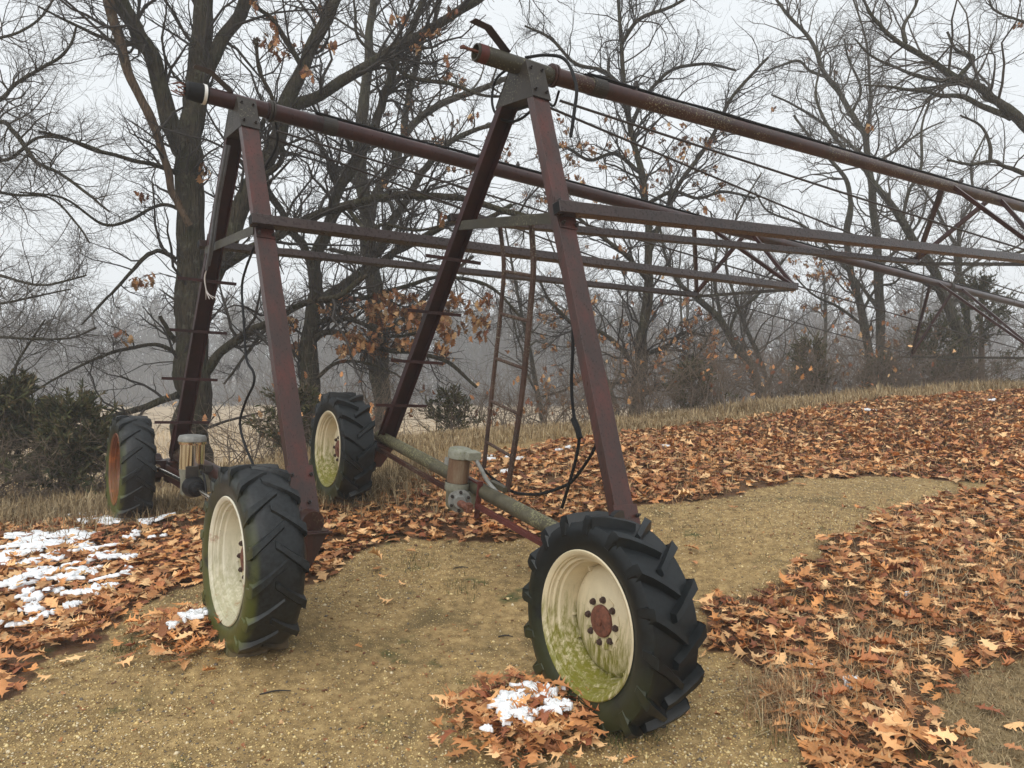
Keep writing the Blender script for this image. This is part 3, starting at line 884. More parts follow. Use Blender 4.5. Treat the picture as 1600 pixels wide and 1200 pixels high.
    # --- ladder, cables
    if nearp:
        ld = empty('ladder'); ld.parent = root
        back = [(.05, .231, 2.93), (.05, .10, 2.60), (.05, .071, 2.254), (.05, .072, 1.614), (.05, .071, .90)]
        frnt = [(.05, -.244, 2.93), (.05, -.34, 2.60), (.05, -.365, 2.279), (.05, -.38, 1.578), (.05, -.328, .809)]
        for pl, w in ((back, .030), (frnt, .046)):
            pts = smooth_line(np.array(pl), 5)
            mb = MB()
            for a, c in zip(pts[:-1], pts[1:]): mb.prism([(-.012, -w / 2), (.012, -w / 2), (.012, w / 2), (-.012, w / 2)], a, c + (c - a) * .02, (1, 0, 0))
            mb.build('ladder_rail', M['rusty_ladder'], ld)
        zs_b = np.array(back)[::-1]; zs_f = np.array(frnt)[::-1]
        for z in (1.12, 1.47, 1.83, 2.2, 2.55):
            yb = np.interp(z, zs_b[:, 2], zs_b[:, 1]); yf = np.interp(z - .02, zs_f[:, 2], zs_f[:, 1])
            mb = MB(); mb.cyl((.05, yb, z), (.05, yf, z - .03), .014, n=8); mb.build('ladder_rung', M['rusty_ladder'], ld)
        mb = MB(); mb.box((.03, -.22, .82), (.05, .24, .04)); mb.build('ladder_bracket', M['mossy'], ld)
        for nm, pts, r in (('hanging_cable', [(.09, -.80, 2.60), (.1, -.839, 2.31), (.1, -.90, 2.0), (.1, -.931, 1.762), (.1, -1.0, 1.55), (.1, -1.089, 1.43), (.1, -1.085, 1.25), (.1, -1.04, 1.05), (.1, -.99, .86)], .012),
                ('looped_cable', [(-.13, -.14, .98), (-.02, -.10, .90), (.1, .0, .83), (.1, -.315, .80), (.1, -.55, .84), (.1, -.751, .905), (.1, -1.0, 1.03), (.1, -1.109, 1.122), (.1, -1.25, 1.32), (.1, -1.33, 1.50)], .012),
                ('looped_cable', [(.02, .05, H + .08), (.0, .30, H + .05), (0, .47, H), (0, .50, 4.0), (0, .44, 3.88), (0, .30, 3.79), (0, .128, 3.744), (0, -.03, 3.75), (.06, -.14, 3.85)], .011),
                ('looped_cable', [(-.02, .0, H + .075), (.10, -.12, H + .10), (.16, -.30, H + .04), (.16, -.48, 3.95), (.12, -.55, 3.75), (.10, -.57, 3.55)], .013),
                ('looped_cable', [(.16, -.26, 3.95), (.22, -.12, 3.88), (.24, .02, 3.95), (.2, .1, 4.05)], .010)):
            mb = MB(); mb.tube(pts, r, 8, 6); mb.build(nm, M['black_rubber'], root, True)
        mb = MB(); mb.tube([(.1, -1.0, 1.52), (.1, -1.06, 1.46), (.1, -1.10, 1.40)], .022, 8, 4); mb.build('cable_splice', M['black_rubber'], root, True)
    else:
        mb = MB(); mb.tube([(.0, -.75, 2.95), (0, -.548, 2.822), (0, -.32, 2.65), (0, -.232, 2.492), (0, -.33, 2.2), (0, -.453, 1.873), (0, -.66, 1.76), (0, -.68, 1.66), (0, -.48, 1.5), (0, -.349, 1.315), (0, -.5, 1.15), (0, -.8, .98)], .011, 8, 6)
        mb.build('hanging_cable', M['black_rubber'], root, True)
        for dx in (0, .022):
            mb = MB(); mb.tube([(-.115 + dx, .02, 3.78), (-.125 + dx, .14, 3.5), (-.125 + dx, .268, 3.282), (-.125 + dx, .391, 2.941), (-.125 + dx, .516, 2.70 + dx * 2)], .013, 8, 5)
            ca = mb.build('strapped_cable', M['cable_grey'], root, True)
        mb = MB()
        for k in range(4): mb.tube([(-.12, .516, 2.71), (-.14 + .01 * k, .54 + .03 * (k - 1), 2.62), (-.13 + .02 * k, .56 + .06 * (k - 1.5), 2.50), (-.12 + .015 * k, .50 - .07 * k, 2.42)], .0035, 5, 5)
        mb.build('bare_wire', M['wire_white'], ca, True)
        mb = MB(); mb.tube([(.3, -.02, H - .1), (.36, .1, H - .25), (.3, .2, H - .45), (.2, .3, H - .62)], .011, 6, 5); mb.build('looped_cable', M['black_rubber'], root, True)
    return root

machine('A', 'nearest maroon irrigation span with ladder and deep lugged black tyres on cream rims')
machine('B', 'second maroon irrigation span behind, with worn algae green tyre and shiny steel motor')

# ------------------------------------------------------------------ trees
def grow(P0, D0, L, R0, K, wig, up, rng, taper=.25):
    """vectorised crooked branches: returns [N,K,3], [N,K]"""
    n = len(P0)
    P = np.empty((n, K, 3)); P[:, 0] = P0
    d = unit(D0)
    st = (L / (K - 1))[:, None]
    for k in range(1, K):
        d = unit(d + rng.normal(0, wig, (n, 3)) + np.array([0, 0, up]))
        P[:, k] = P[:, k - 1] + d * st
    R = R0[:, None] * (1 - (1 - taper) * np.linspace(0, 1, K)[None])
    return P, R

def spawn(P, R, per, rng, tmin=.2, ang=(.5, 1.1)):
    """children off every branch: returns start, direction, parent radius, t"""
    n, K, _ = P.shape
    cnt = per if np.ndim(per) else np.full(n, per)
    idx = np.repeat(np.arange(n), cnt)
    t = rng.uniform(tmin, 1, len(idx)) * (K - 1) * .999
    i = t.astype(int); fr = (t - i)[:, None]
    p = P[idx, i] * (1 - fr) + P[idx, i + 1] * fr
    r = R[idx, i] * (1 - fr[:, 0]) + R[idx, i + 1] * fr[:, 0]
    tg = unit(P[idx, i + 1] - P[idx, i])
    pr = unit(np.cross(tg, rng.normal(0, 1, (len(idx), 3))))
    a = rng.uniform(ang[0], ang[1], len(idx))[:, None]
    return p, unit(tg * np.cos(a) + pr * np.sin(a)), r, t / (K - 1)

def leaf_shape(n, rng, curl=1.0):
    """an oak leaf about 1 long, lobed; n 'fine' or 'coarse'"""
    if n == 'fine':
        xs = np.array([-.10, .0, .14, .24, .27, .42, .50, .53, .66, .74, .78, .88, 1.0]); ym = np.array([-.10, .02, .12, .22, .29, .42, .50, .55, .66, .74, .79, .88, 1.0])
        ys = np.array([.010, .022, .08, .25, .095, .13, .39, .15, .16, .36, .12, .15, .012])
    elif n == 'mid':
        xs = np.array([-.05, .0, .24, .28, .52, .54, .76, .80, 1.0]); ys = np.array([.012, .05, .25, .13, .38, .16, .33, .15, .01])
        ym = xs
    else:
        xs = np.array([0, .3, .4, .7, 1.0]); ys = np.array([.05, .26, .10, .32, .02]); ym = xs
    m = len(xs)
    mid = np.stack([ym, np.zeros(m), np.zeros(m)], 1)
    l = np.stack([xs, ys * rng.uniform(.85, 1.15, m), np.zeros(m)], 1); r = np.stack([xs, -ys * rng.uniform(.85, 1.15, m), np.zeros(m)], 1)
    v = np.vstack([mid, l, r]); v[:, 0] -= .45
    c1, c2, c3 = rng.normal(0, .3) * curl, rng.normal(.15, .45) * curl, rng.normal(0, .3) * curl
    v[:, 2] = c1 * (v[:, 0] ** 2) * 1.3 + c2 * np.abs(v[:, 1]) * 1.1 + c3 * v[:, 0] * v[:, 1] * 2 + rng.normal(0, .014, len(v)) * (m > 6)
    f = []
    for i in range(m - 1):
        f += [[i, i + 1, m + i + 1, m + i], [i + 1, i, 2 * m + i, 2 * m + i + 1]]
    return v, np.array(f)
_lr = np.random.default_rng(21)
LEAF = {k: [leaf_shape(k, _lr, 1.0) for _ in range(12)] for k in ('fine', 'mid', 'coarse')}

def rot_batch(yaw, pitch, roll):
    cy, sy, cp, sp, cr, sr = np.cos(yaw), np.sin(yaw), np.cos(pitch), np.sin(pitch), np.cos(roll), np.sin(roll)
    Rm = np.empty((len(yaw), 3, 3))
    Rm[:, 0, 0] = cy * cp; Rm[:, 0, 1] = cy * sp * sr - sy * cr; Rm[:, 0, 2] = cy * sp * cr + sy * sr
    Rm[:, 1, 0] = sy * cp; Rm[:, 1, 1] = sy * sp * sr + cy * cr; Rm[:, 1, 2] = sy * sp * cr - cy * sr
    Rm[:, 2, 0] = -sp; Rm[:, 2, 1] = cp * sr; Rm[:, 2, 2] = cp * cr
    return Rm

def scatter(shapes, pos, yaw, pitch, roll, size, tint, rng):
    """merged copies of small shapes"""
    V, Fc, T, off = [], [], [], 0
    pick = rng.integers(0, len(shapes), len(pos))
    for s, (v, f) in enumerate(shapes):
        k = np.where(pick == s)[0]
        if not len(k): continue
        Rm = rot_batch(yaw[k], pitch[k], roll[k])
        w = np.einsum('nij,vj->nvi', Rm, v) * size[k, None, None] + pos[k, None]
        V.append(w.reshape(-1, 3)); T.append(np.repeat(tint[k], len(v), 0))
        Fc.append((f[None] + (np.arange(len(k)) * len(v))[:, None, None]).reshape(-1, f.shape[1]) + off)
        off += len(k) * len(v)
    return np.vstack(V), np.vstack(Fc), np.vstack(T)

LEAF_COLS = np.array([(.42, .19, .075), (.52, .28, .125), (.30, .115, .045), (.62, .40, .21), (.19, .065, .030), (.46, .21, .075), (.55, .33, .16), (.36, .16, .07)])
def leaf_tint(n, rng, mul=1.0):
    c = LEAF_COLS[rng.integers(0, len(LEAF_COLS), n)] * np.array([1.22, 1.18, 1.08]) * rng.uniform(.6, 1.25, (n, 1)) * mul
    return np.clip(c, 0, 1)

class Tree:
    def __init__(self, name, label, cat, depth, bark, seed, group=None, base=None):
        self.rng = np.random.default_rng(seed)
        self.depth = depth; self.bark = bark
        self.limbs = []; self.P1 = []; self.tw = []; self.dead = []
        self.root = None; self.args = (name, label, cat, group)
        self.leaf_pos = []
        self.base = base
    def limb(self, w0, w1, pts, dz=0.0, d0=0.0, twigs=1.0, foot=False, dead=False):
        """a limb followed along its course; w in px at the tree's distance; dz = how much farther its tip is"""
        pts = np.array(pts, float)
        s = np.concatenate([[0], np.cumsum(np.linalg.norm(np.diff(pts, axis=0), axis=1))]); s /= s[-1]
        wob = np.interp(s, [0, .5, 1], [0, .5, 1])
        P = np.array([at(px, py, self.depth + d0 + dz * k) for (px, py), k in zip(pts, wob)])
        if foot:
            b = P[0].copy(); b[2] = ground_z(np.array([b[0]]), np.array([b[1]]))[0] - .15
            if b[2] < P[0][2] - .05: P = np.vstack([b, P]); s = np.concatenate([[0], s])
        W = np.interp(s, [0, 1], [w0, w1]) / 2 * self.depth / F
        if foot: W[0] *= 1.35
        Q = smooth_line(np.column_stack([P, W]), 6)
        # crooked growth
        n = len(Q)
        j = self.rng.normal(0, 1, (n, 3)); 
        for _ in range(2): j[1:-1] = (j[:-2] + j[1:-1] + j[2:]) / 3
        Q[1:-1, :3] += j[1:-1] * Q[1:-1, 3:4] * .28
        rn = self.rng.normal(0, 1, n); rn[1:-1] = (rn[:-2] + rn[1:-1] + rn[2:]) / 3; Q[:, 3] *= 1 + .09 * rn
        self.limbs.append((Q[:, :3], Q[:, 3], twigs, dead))
        return self
    def auto(self, height, spread, r, n=9, lean=(0, 0)):
        """a whole tree grown without tracing"""
        rng = self.rng
        b = np.array([self.base[0], self.base[1], ground_z(np.array([self.base[0]]), np.array([self.base[1]]))[0] - .1])
        K = 9
        T = [b]; d = np.array([lean[0], lean[1], 1.0]); d /= np.linalg.norm(d)
        for k in range(K - 1):
            d = unit(d + rng.normal(0, .09, 3) * np.array([1, 1, .3])); T.append(T[-1] + d * height * .8 / (K - 1))
        T = np.array(T); R = r * np.linspace(1.1, .22, K)
        Q = smooth_line(np.column_stack([T, R]), 4)
        self.limbs.append((Q[:, :3], Q[:, 3], .5, False))
        for k in range(n):
            t = rng.uniform(.28, .97); i = int(t * (len(Q) - 1))
            a = rng.uniform(0, 2 * np.pi); el = rng.uniform(.15, .9)
            L = spread * rng.uniform(.55, 1.1) * (1.15 - .6 * t)
            P, Rr = grow(Q[i:i + 1, :3], np.array([[np.cos(a) * np.cos(el), np.sin(a) * np.cos(el), np.sin(el)]]), np.array([L]), np.array([Q[i, 3] * .55]), 8, .22, .05, rng, .2)
            self.limbs.append((P[0], Rr[0], 1.0, False))
        return self
    def build(self, l1=7.0, l2=8, l3=4, leaves=0, tw_len=1.0, rmin=.0022, lod=1.0, up=.03, leaf_box=None, leaf_size=.13):
        rng = self.rng
        name, label, cat, group = self.args
        V, Fq, off = [], [], 0
        DV, DF, doff = [], [], 0
        A = []
        for P, R, tw, dead in self.limbs:
            v, f = tubes(P[None], R[None], 9 if R.max() > .05 else 6)
            if dead: DV.append(v); DF.append(f + doff); doff += len(v)
            else: V.append(v); Fq.append(f + off); off += len(v)
            if tw > 0:
                L = np.linalg.norm(np.diff(P, axis=0), axis=1).sum()
                A.append((P, R, max(1, int(L * l1 * tw * lod))))
        # level 1
        S0, D0, R0, LL = [], [], [], []
        for P, R, n in A:
            p, d, r, t = spawn(P[None], R[None], n, rng, .12, (.6, 1.25))
            d[:, 2] += .18; d = unit(d)
            S0.append(p); D0.append(d); R0.append(np.clip(r * .42, .006, .03)); LL.append(rng.uniform(.5, 1.9, n) * tw_len * np.clip(r / .05, .55, 1.25))
        S0, D0, R0, LL = map(np.concatenate, (S0, D0, R0, LL))
        P1, R1 = grow(S0, D0, LL, R0, 7, .26, up, rng, .25)
        p, d, r, t = spawn(P1, R1, l2, rng, .12, (.5, 1.15))
        L2 = rng.uniform(.25, .85, len(p)) * tw_len * np.repeat(np.clip(LL, .5, 1.5), l2) * (1.1 - .5 * t)
        P2, R2 = grow(p, d, L2, np.maximum(r * .5, rmin * 1.6), 5, .24, up, rng, .4)
        p, d, r, t = spawn(P2, R2, l3, rng, .15, (.45, 1.0))
        L3 = rng.uniform(.10, .38, len(p)) * tw_len * (1.1 - .4 * t)
        P3, R3 = grow(p, d, L3, np.maximum(r * .6, rmin), 4, .2, up, rng, .6)
        tv, tf, toff = [], [], 0
        for P, R, s in ((P1, R1, 5), (P2, R2, 3), (P3, R3, 3)):
            v, f = tubes(P, R, s); tv.append(v); tf.append(f + toff); toff += len(v)
        b0 = self.limbs[0][0][0]
        root = empty(name, tuple(b0))
        self.root = root
        def sub(nm, v, f, m, smooth, tint=None):
            o = obj(nm, mesh_np(nm, np.asarray(v) - b0, f, smooth, tint), m, root); return o
        if V: sub('trunk', np.vstack(V), np.vstack(Fq), self.bark, True)
        if DV: 
            o = sub('dead_limb', np.vstack(DV), np.vstack(DF), M['bark_dead'], True)
        o = sub('crown', np.vstack(tv), np.vstack(tf), M['twig'] if self.bark is M['bark'] else M['twig_grey'], False)
        self.tips = np.vstack([P2[:, -1], P3[:, -1]])
        if leaves:
            tips = self.tips
            if leaf_box is not None:
                x = 800 + F * tips[:, 0] / tips[:, 1]; y = 600 - F * (tips[:, 2] - CAMZ) / tips[:, 1]
                k = np.zeros(len(tips), bool)
                for (x0, y0, x1, y1) in leaf_box: k |= (x > x0) & (x < x1) & (y > y0) & (y < y1)
                tips = tips[k]
            if len(tips):
                # leaves hang on in bunches
                ncl = max(1, leaves // 8)
                cl = tips[rng.integers(0, len(tips), ncl)]
                pos = np.repeat(cl, 8, 0) + rng.normal(0, .05, (ncl * 8, 3)) * (leaf_size / .13)
                n = len(pos)
                v, f, tn = scatter(LEAF['mid'], pos, rng.uniform(0, 6.28, n), rng.uniform(.3, 1.5, n), rng.normal(0, .8, n), leaf_size * rng.uniform(.7, 1.2, n), leaf_tint(n, rng, .6), rng)
                o = sub('dried_leaves', v, f, M['leaf'], False, tn); o['kind'] = 'stuff'
        tag(root, label, cat, group)
        return root

# T1: big oak behind the left tower
T = Tree('oak_tree', 'thick trunked bare oak directly behind the left tower, with a hanging dead limb', 'tree', 12.2, M['bark'], 1)
T.limb(56.8, 39.6, [(303, 700), (300, 600), (298, 500), (298, 400), (294, 300), (293, 230)], foot=True, twigs=.5)
T.limb(39.6, 23.2, [(293, 240), (300, 170), (312, 90), (320, 40), (323, -40), (330, -160)], .3)
T.limb(29.2, 18.9, [(290, 240), (262, 175), (238, 90), (215, 50), (190, 0), (165, -70)], -.5)
T.limb(22.4, 15.5, [(308, 130), (345, 65), (375, 20), (395, -20), (420, -90)], .6)
T.limb(11.2, 15.5, [(296, 352), (280, 322), (268, 295), (255, 240), (232, 180), (207, 125), (185, 60), (168, 0), (160, -50)], -.5, -.3, twigs=.4, dead=True)
T.limb(32.7, 17.2, [(318, 470), (335, 430), (358, 372), (387, 300), (427, 227), (455, 150), (487, 73), (510, 30), (535, -40)], .8)
T.limb(19.8, 12.9, [(445, 168), (512, 142), (575, 100), (625, 72), (687, 37), (745, 0), (800, -40)], .6, .5)
T.limb(17.2, 7.7, [(340, 420), (385, 392), (430, 370), (450, 360), (500, 335), (540, 322), (587, 309), (625, 305), (687, 307), (735, 312), (790, 330), (850, 345)], -.8, .3)
T.limb(15.5, 7.7, [(318, 590), (345, 550), (385, 520), (425, 500), (482, 472), (530, 462), (575, 430)], -.6)
T.limb(8.6, 2.6, [(275, 405), (255, 393), (240, 394), (222, 405), (200, 430), (178, 455), (160, 472), (127, 508)], -.8, twigs=.5)
T.limb(9.5, 5.2, [(275, 535), (262, 515), (250, 494)], -.3, twigs=.1)
T.limb(12.0, 4.3, [(280, 618), (270, 620), (225, 637), (185, 647), (157, 657), (120, 672), (75, 705)], -1.2, twigs=.9)
T.limb(6.0, 2.6, [(160, 656), (130, 650), (90, 668), (50, 685), (0, 700)], -.3, -1, twigs=.8)
T.limb(6.9, 2.6, [(285, 560), (250, 540), (200, 545), (150, 560), (90, 590), (40, 620)], -1.5)
T.limb(6.0, 2.6, [(300, 340), (255, 320), (200, 345), (160, 350), (100, 310), (30, 300)], -1.2)
T.limb(8.6, 3.4, [(300, 280), (255, 262), (210, 250), (150, 235), (100, 215), (60, 205)], -1.5)
T.limb(7.7, 2.6, [(240, 95), (210, 70), (165, 60), (110, 35), (60, 10)], -1.0)
T.limb(10.3, 4.3, [(395, 285), (440, 250), (430, 200), (425, 150), (405, 110), (400, 60)], -1.0, .3)
T.limb(10.3, 4.3, [(480, 120), (445, 60), (425, 30), (400, 10), (370, -30)], -.8, .6)
T.limb(8.6, 3.4, [(600, 85), (640, 120), (700, 130), (760, 150), (820, 150)], -.6, .9)
T.limb(7.7, 3.4, [(540, 322), (575, 360), (600, 350), (650, 360), (700, 350)], -.7, .0)
T.build(l1=5.0, l2=8, l3=4, leaves=260, leaf_box=[(380, 0, 620, 120), (210, 190, 340, 360), (120, 440, 260, 540), (560, 20, 800, 140), (260, 330, 345, 380), (630, 320, 720, 380)])

# T3: forked dark oak left of centre
T = Tree('oak_tree', 'dark forked oak between the two towers, orange leaf clumps on its low branch', 'tree', 13.4, M['bark'], 2)
T.limb(34.4, 22.4, [(483, 690), (485, 600), (485, 525), (495, 455)], foot=True, twigs=.6)
T.limb(20.6, 9.5, [(495, 460), (492, 408), (507, 370), (520, 332), (530, 298), (550, 265), (572, 225), (590, 185), (600, 150), (612, 120), (625, 82), (640, 50), (657, 12), (665, -30)], .5)
T.limb(13.8, 6.9, [(490, 415), (472, 382), (455, 357), (437, 327), (420, 300), (405, 265), (400, 220), (415, 180)], -.5)
T.limb(15.5, 6.9, [(500, 465), (540, 442), (575, 425), (600, 407), (625, 387), (650, 376), (700, 350), (750, 345), (800, 320)], .4)
T.limb(10.3, 4.3, [(488, 530), (505, 520), (530, 520), (560, 530), (590, 543), (620, 550), (645, 550), (700, 567), (745, 605)], -1.0)
T.limb(9.5, 3.4, [(492, 505), (515, 500), (545, 498), (580, 512), (610, 525), (650, 520), (690, 500)], -.7)
T.limb(8.6, 3.4, [(500, 470), (540, 470), (590, 460), (640, 445), (690, 432), (760, 445), (800, 480), (830, 520)], -.6)
T.limb(7.7, 3.4, [(480, 470), (445, 490), (410, 520), (380, 560), (350, 600)], -.8)
T.limb(6.9, 2.6, [(485, 600), (520, 570), (560, 565), (610, 580), (640, 600)], -.7)
T.limb(7.7, 3.4, [(595, 150), (610, 110), (560, 60), (555, 20), (550, -30)], .5, .3)
T.limb(7.7, 3.4, [(560, 250), (530, 200), (500, 180), (480, 150)], -.5, .2)
T.build(l1=5.4, l2=8, l3=4, leaves=1000, leaf_box=[(490, 465, 760, 555), (440, 500, 520, 560)], leaf_size=.15)

# T4: straight greyish trunk
T = Tree('oak_tree', 'tall straight grey oak trunk just left of the nearer tower', 'tree', 16.2, M['bark_grey'], 3)
T.limb(31.0, 22.4, [(598, 660), (597, 590), (590, 500), (583, 440), (575, 380), (573, 330)], foot=True, twigs=.5)
T.limb(21.5, 11.2, [(573, 335), (565, 287), (560, 240), (567, 165), (575, 112), (578, 50), (586, -20)], .4)
T.limb(16.3, 7.7, [(578, 340), (592, 295), (615, 257), (637, 205), (662, 180), (695, 160), (750, 140), (800, 120)], .6)
T.limb(12.0, 6.0, [(630, 215), (634, 175), (640, 140), (650, 105), (660, 62), (675, 45), (690, -10)], .3, .4)
T.limb(14.6, 6.0, [(588, 400), (598, 375), (612, 350), (637, 310), (665, 262), (700, 225), (735, 205), (790, 190)], -.4)
T.limb(12.0, 6.0, [(590, 450), (570, 410), (540, 395), (515, 390)], .2)
T.limb(10.3, 4.3, [(592, 520), (630, 500), (655, 475), (690, 440), (740, 400)], .2)
T.limb(8.6, 3.4, [(570, 300), (530, 265), (505, 240), (490, 200), (470, 180)], .3)
T.build(l1=5.4, l2=7, l3=3, leaves=230, leaf_box=[(600, 120, 820, 330)], leaf_size=.14)

# T5: oak right of the nearer tower, still holding brown leaves
T = Tree('oak_tree', 'leafy brown oak seen right of the ladder, holding its dry red leaves low down', 'tree', 17.5, M['bark'], 4)
T.limb(23.2, 13.8, [(990, 670), (997, 610), (1000, 570), (1005, 520), (1013, 470), (1013, 415)], foot=True, twigs=1.0)
T.limb(12.9, 5.2, [(1013, 420), (1015, 370), (1010, 320), (1000, 260), (985, 200), (975, 130), (970, 60), (965, -20)], .5)
T.limb(9.5, 4.3, [(1012, 400), (1035, 340), (1060, 290), (1095, 240), (1120, 200), (1145, 150), (1200, 90)], .5)
T.limb(8.6, 3.4, [(1013, 440), (980, 400), (940, 370), (890, 330), (850, 300)], -.5)
T.limb(8.6, 3.4, [(1005, 555), (1025, 548), (1042, 540), (1070, 520), (1105, 525)], -.5)
T.limb(8.6, 3.4, [(1000, 580), (970, 545), (940, 520), (900, 510), (860, 470), (840, 430)], -.6)
T.limb(7.7, 3.4, [(995, 615), (1030, 605), (1060, 600), (1080, 570), (1100, 540), (1110, 520)], -.6)
T.limb(6.9, 2.6, [(1000, 590), (960, 600), (920, 590), (880, 610), (845, 620)], -.9)
T.limb(7.7, 3.4, [(985, 200), (1010, 150), (1050, 110), (1100, 100), (1150, 110)], -.4, .4)
T.limb(7.7, 3.4, [(978, 140), (940, 110), (900, 100), (860, 60), (820, 40)], -.4, .4)
T.limb(7.7, 3.4, [(1000, 270), (960, 240), (920, 250), (880, 230), (840, 240)], -.6, .3)
T.limb(6.9, 3.4, [(1010, 320), (1050, 300), (1090, 310), (1130, 300), (1180, 310)], -.4, .3)
T.limb(6.9, 3.4, [(970, 70), (1000, 30), (1050, 10), (1100, -20)], -.4, .4)
T.build(l1=6.5, l2=8, l3=4, leaves=1500, tw_len=1.15, leaf_box=[(840, 180, 1130, 340), (840, 470, 1120, 660), (930, 380, 1060, 430)], leaf_size=.115)

# T6: leaning pair
T = Tree('leaning_tree', 'slim grey tree leaning to the left over brush, with a steep side fork', 'tree', 20, M['bark_grey'], 5)
T.limb(14.6, 9.5, [(1200, 650), (1193, 620), (1177, 580), (1150, 540), (1127, 500), (1090, 467)], foot=True)
T.limb(7.7, 3.4, [(1090, 467), (1060, 440), (1040, 400), (1030, 350)], .4)
T.limb(6.0, 2.6, [(1128, 505), (1122, 470), (1115, 430), (1120, 380), (1110, 330)], .3)
T.limb(5.2, 2.6, [(1140, 522), (1150, 490), (1180, 465), (1200, 440), (1230, 400)], -.4)
T.build(l1=6, l2=7, l3=3, tw_len=1.1)
T = Tree('leaning_tree', 'thin pale tree leaning left, just right of the thicker leaning tree', 'tree', 21.5, M['bark_grey'], 6)
T.limb(8.6, 6.0, [(1212, 655), (1205, 620), (1190, 570), (1165, 510), (1150, 470)], foot=True)
T.limb(5.2, 2.6, [(1150, 470), (1135, 420), (1140, 370), (1160, 320), (1190, 270)], .4)
T.limb(4.3, 2.6, [(1160, 500), (1180, 450), (1210, 420), (1250, 380)], .4)
T.build(l1=6, l2=7, l3=3, tw_len=1.1)

# T7: upright pair on the right
T = Tree('upright_tree', 'tall bare tree with upright forks standing right of the tower, straightest trunk on the right', 'tree', 22, M['bark_grey'], 7)
T.limb(15.5, 12.0, [(1382, 660), (1380, 593), (1377, 507), (1373, 440), (1370, 367), (1363, 300)], foot=True, twigs=.5)
T.limb(11.2, 4.3, [(1363, 300), (1355, 225), (1350, 207), (1327, 175), (1310, 142), (1290, 117), (1277, 85), (1262, 55), (1232, 25), (1207, -10)], .4)
T.limb(5.2, 2.6, [(1356, 210), (1360, 162), (1357, 100), (1350, 50), (1330, -10)], .4)
T.limb(6.0, 2.6, [(1357, 245), (1340, 235), (1312, 212), (1270, 182), (1237, 162), (1205, 148)], -.5)
T.limb(5.2, 2.6, [(1290, 120), (1265, 110), (1245, 95), (1200, 110)], -.4, .3)
T.limb(5.2, 2.6, [(1330, 178), (1345, 140), (1325, 90), (1320, 60)], -.4, .3)
T.limb(5.2, 2.6, [(1362, 260), (1400, 235), (1440, 205), (1475, 190)], .4)
T.limb(6.0, 2.6, [(1372, 420), (1410, 380), (1440, 340), (1450, 300)], .3)
T.limb(6.0, 2.6, [(1376, 490), (1340, 440), (1300, 400), (1260, 380)], .3)
T.build(l1=5.2, l2=7, l3=4, tw_len=1.2, rmin=.0017, leaves=60, leaf_size=.12)
T = Tree('upright_tree', 'crooked bare tree close beside the straight trunk, on its left', 'tree', 21, M['bark_grey'], 8)
T.limb(14.6, 8.6, [(1368, 660), (1364, 613), (1357, 560), (1347, 487), (1333, 443), (1327, 410), (1323, 367), (1330, 317)], foot=True, twigs=.7)
T.limb(7.7, 3.4, [(1330, 320), (1322, 280), (1290, 240), (1270, 220), (1240, 180)], .4)
T.limb(5.2, 2.6, [(1330, 430), (1290, 380), (1250, 350), (1200, 330), (1180, 300)], -.5)
T.limb(5.2, 2.6, [(1345, 490), (1370, 450), (1400, 440), (1425, 400)], -.5)
T.limb(5.2, 2.6, [(1360, 590), (1400, 560), (1430, 560)], -.5)
T.limb(5.2, 2.6, [(1350, 510), (1310, 480), (1270, 460), (1240, 430)], -.5)
T.build(l1=5.0, l2=7, l3=4, tw_len=1.1, rmin=.0017, leaves=420, leaf_box=[(1230, 400, 1340, 620), (1380, 480, 1500, 560)], leaf_size=.11)

# T8
T = Tree('slanting_tree', 'bare tree slanting up left beside the evergreens at right, thicker of two', 'tree', 19.5, M['bark_grey'], 9)
T.limb(18.9, 10.3, [(1520, 640), (1507, 540), (1490, 500), (1470, 453), (1457, 417), (1433, 383), (1407, 343), (1377, 300)], foot=True, twigs=.7)
T.limb(8.6, 3.4, [(1377, 302), (1350, 262), (1320, 235), (1290, 190), (1275, 150), (1280, 110)], .6)
T.limb(6.0, 2.6, [(1410, 348), (1420, 300), (1440, 260), (1440, 200), (1455, 150)], .5)
T.limb(6.0, 2.6, [(1470, 455), (1440, 440), (1400, 410), (1360, 400)], -.4)
T.limb(6.0, 2.6, [(1478, 470), (1500, 420), (1500, 370), (1520, 320)], .4)
T.build(l1=4.6, l2=7, l3=4, tw_len=1.15, rmin=.0017)
T = Tree('slanting_tree', 'thinner bare tree with a high fork, right of the slanting trunk by the evergreens', 'tree', 21.5, M['bark_grey'], 10)
T.limb(12.9, 7.7, [(1520, 650), (1513, 560), (1507, 467), (1497, 417), (1493, 380)], foot=True, twigs=.7)
T.limb(6.0, 2.6, [(1493, 382), (1475, 350), (1460, 320), (1430, 280)], .4)
T.limb(5.2, 2.6, [(1495, 395), (1502, 345), (1520, 310), (1518, 260), (1540, 210)], .4)
T.limb(5.2, 2.6, [(1500, 430), (1540, 400), (1580, 390), (1610, 370)], .3)
T.build(l1=4.6, l2=7, l3=4, tw_len=1.15, rmin=.0017)

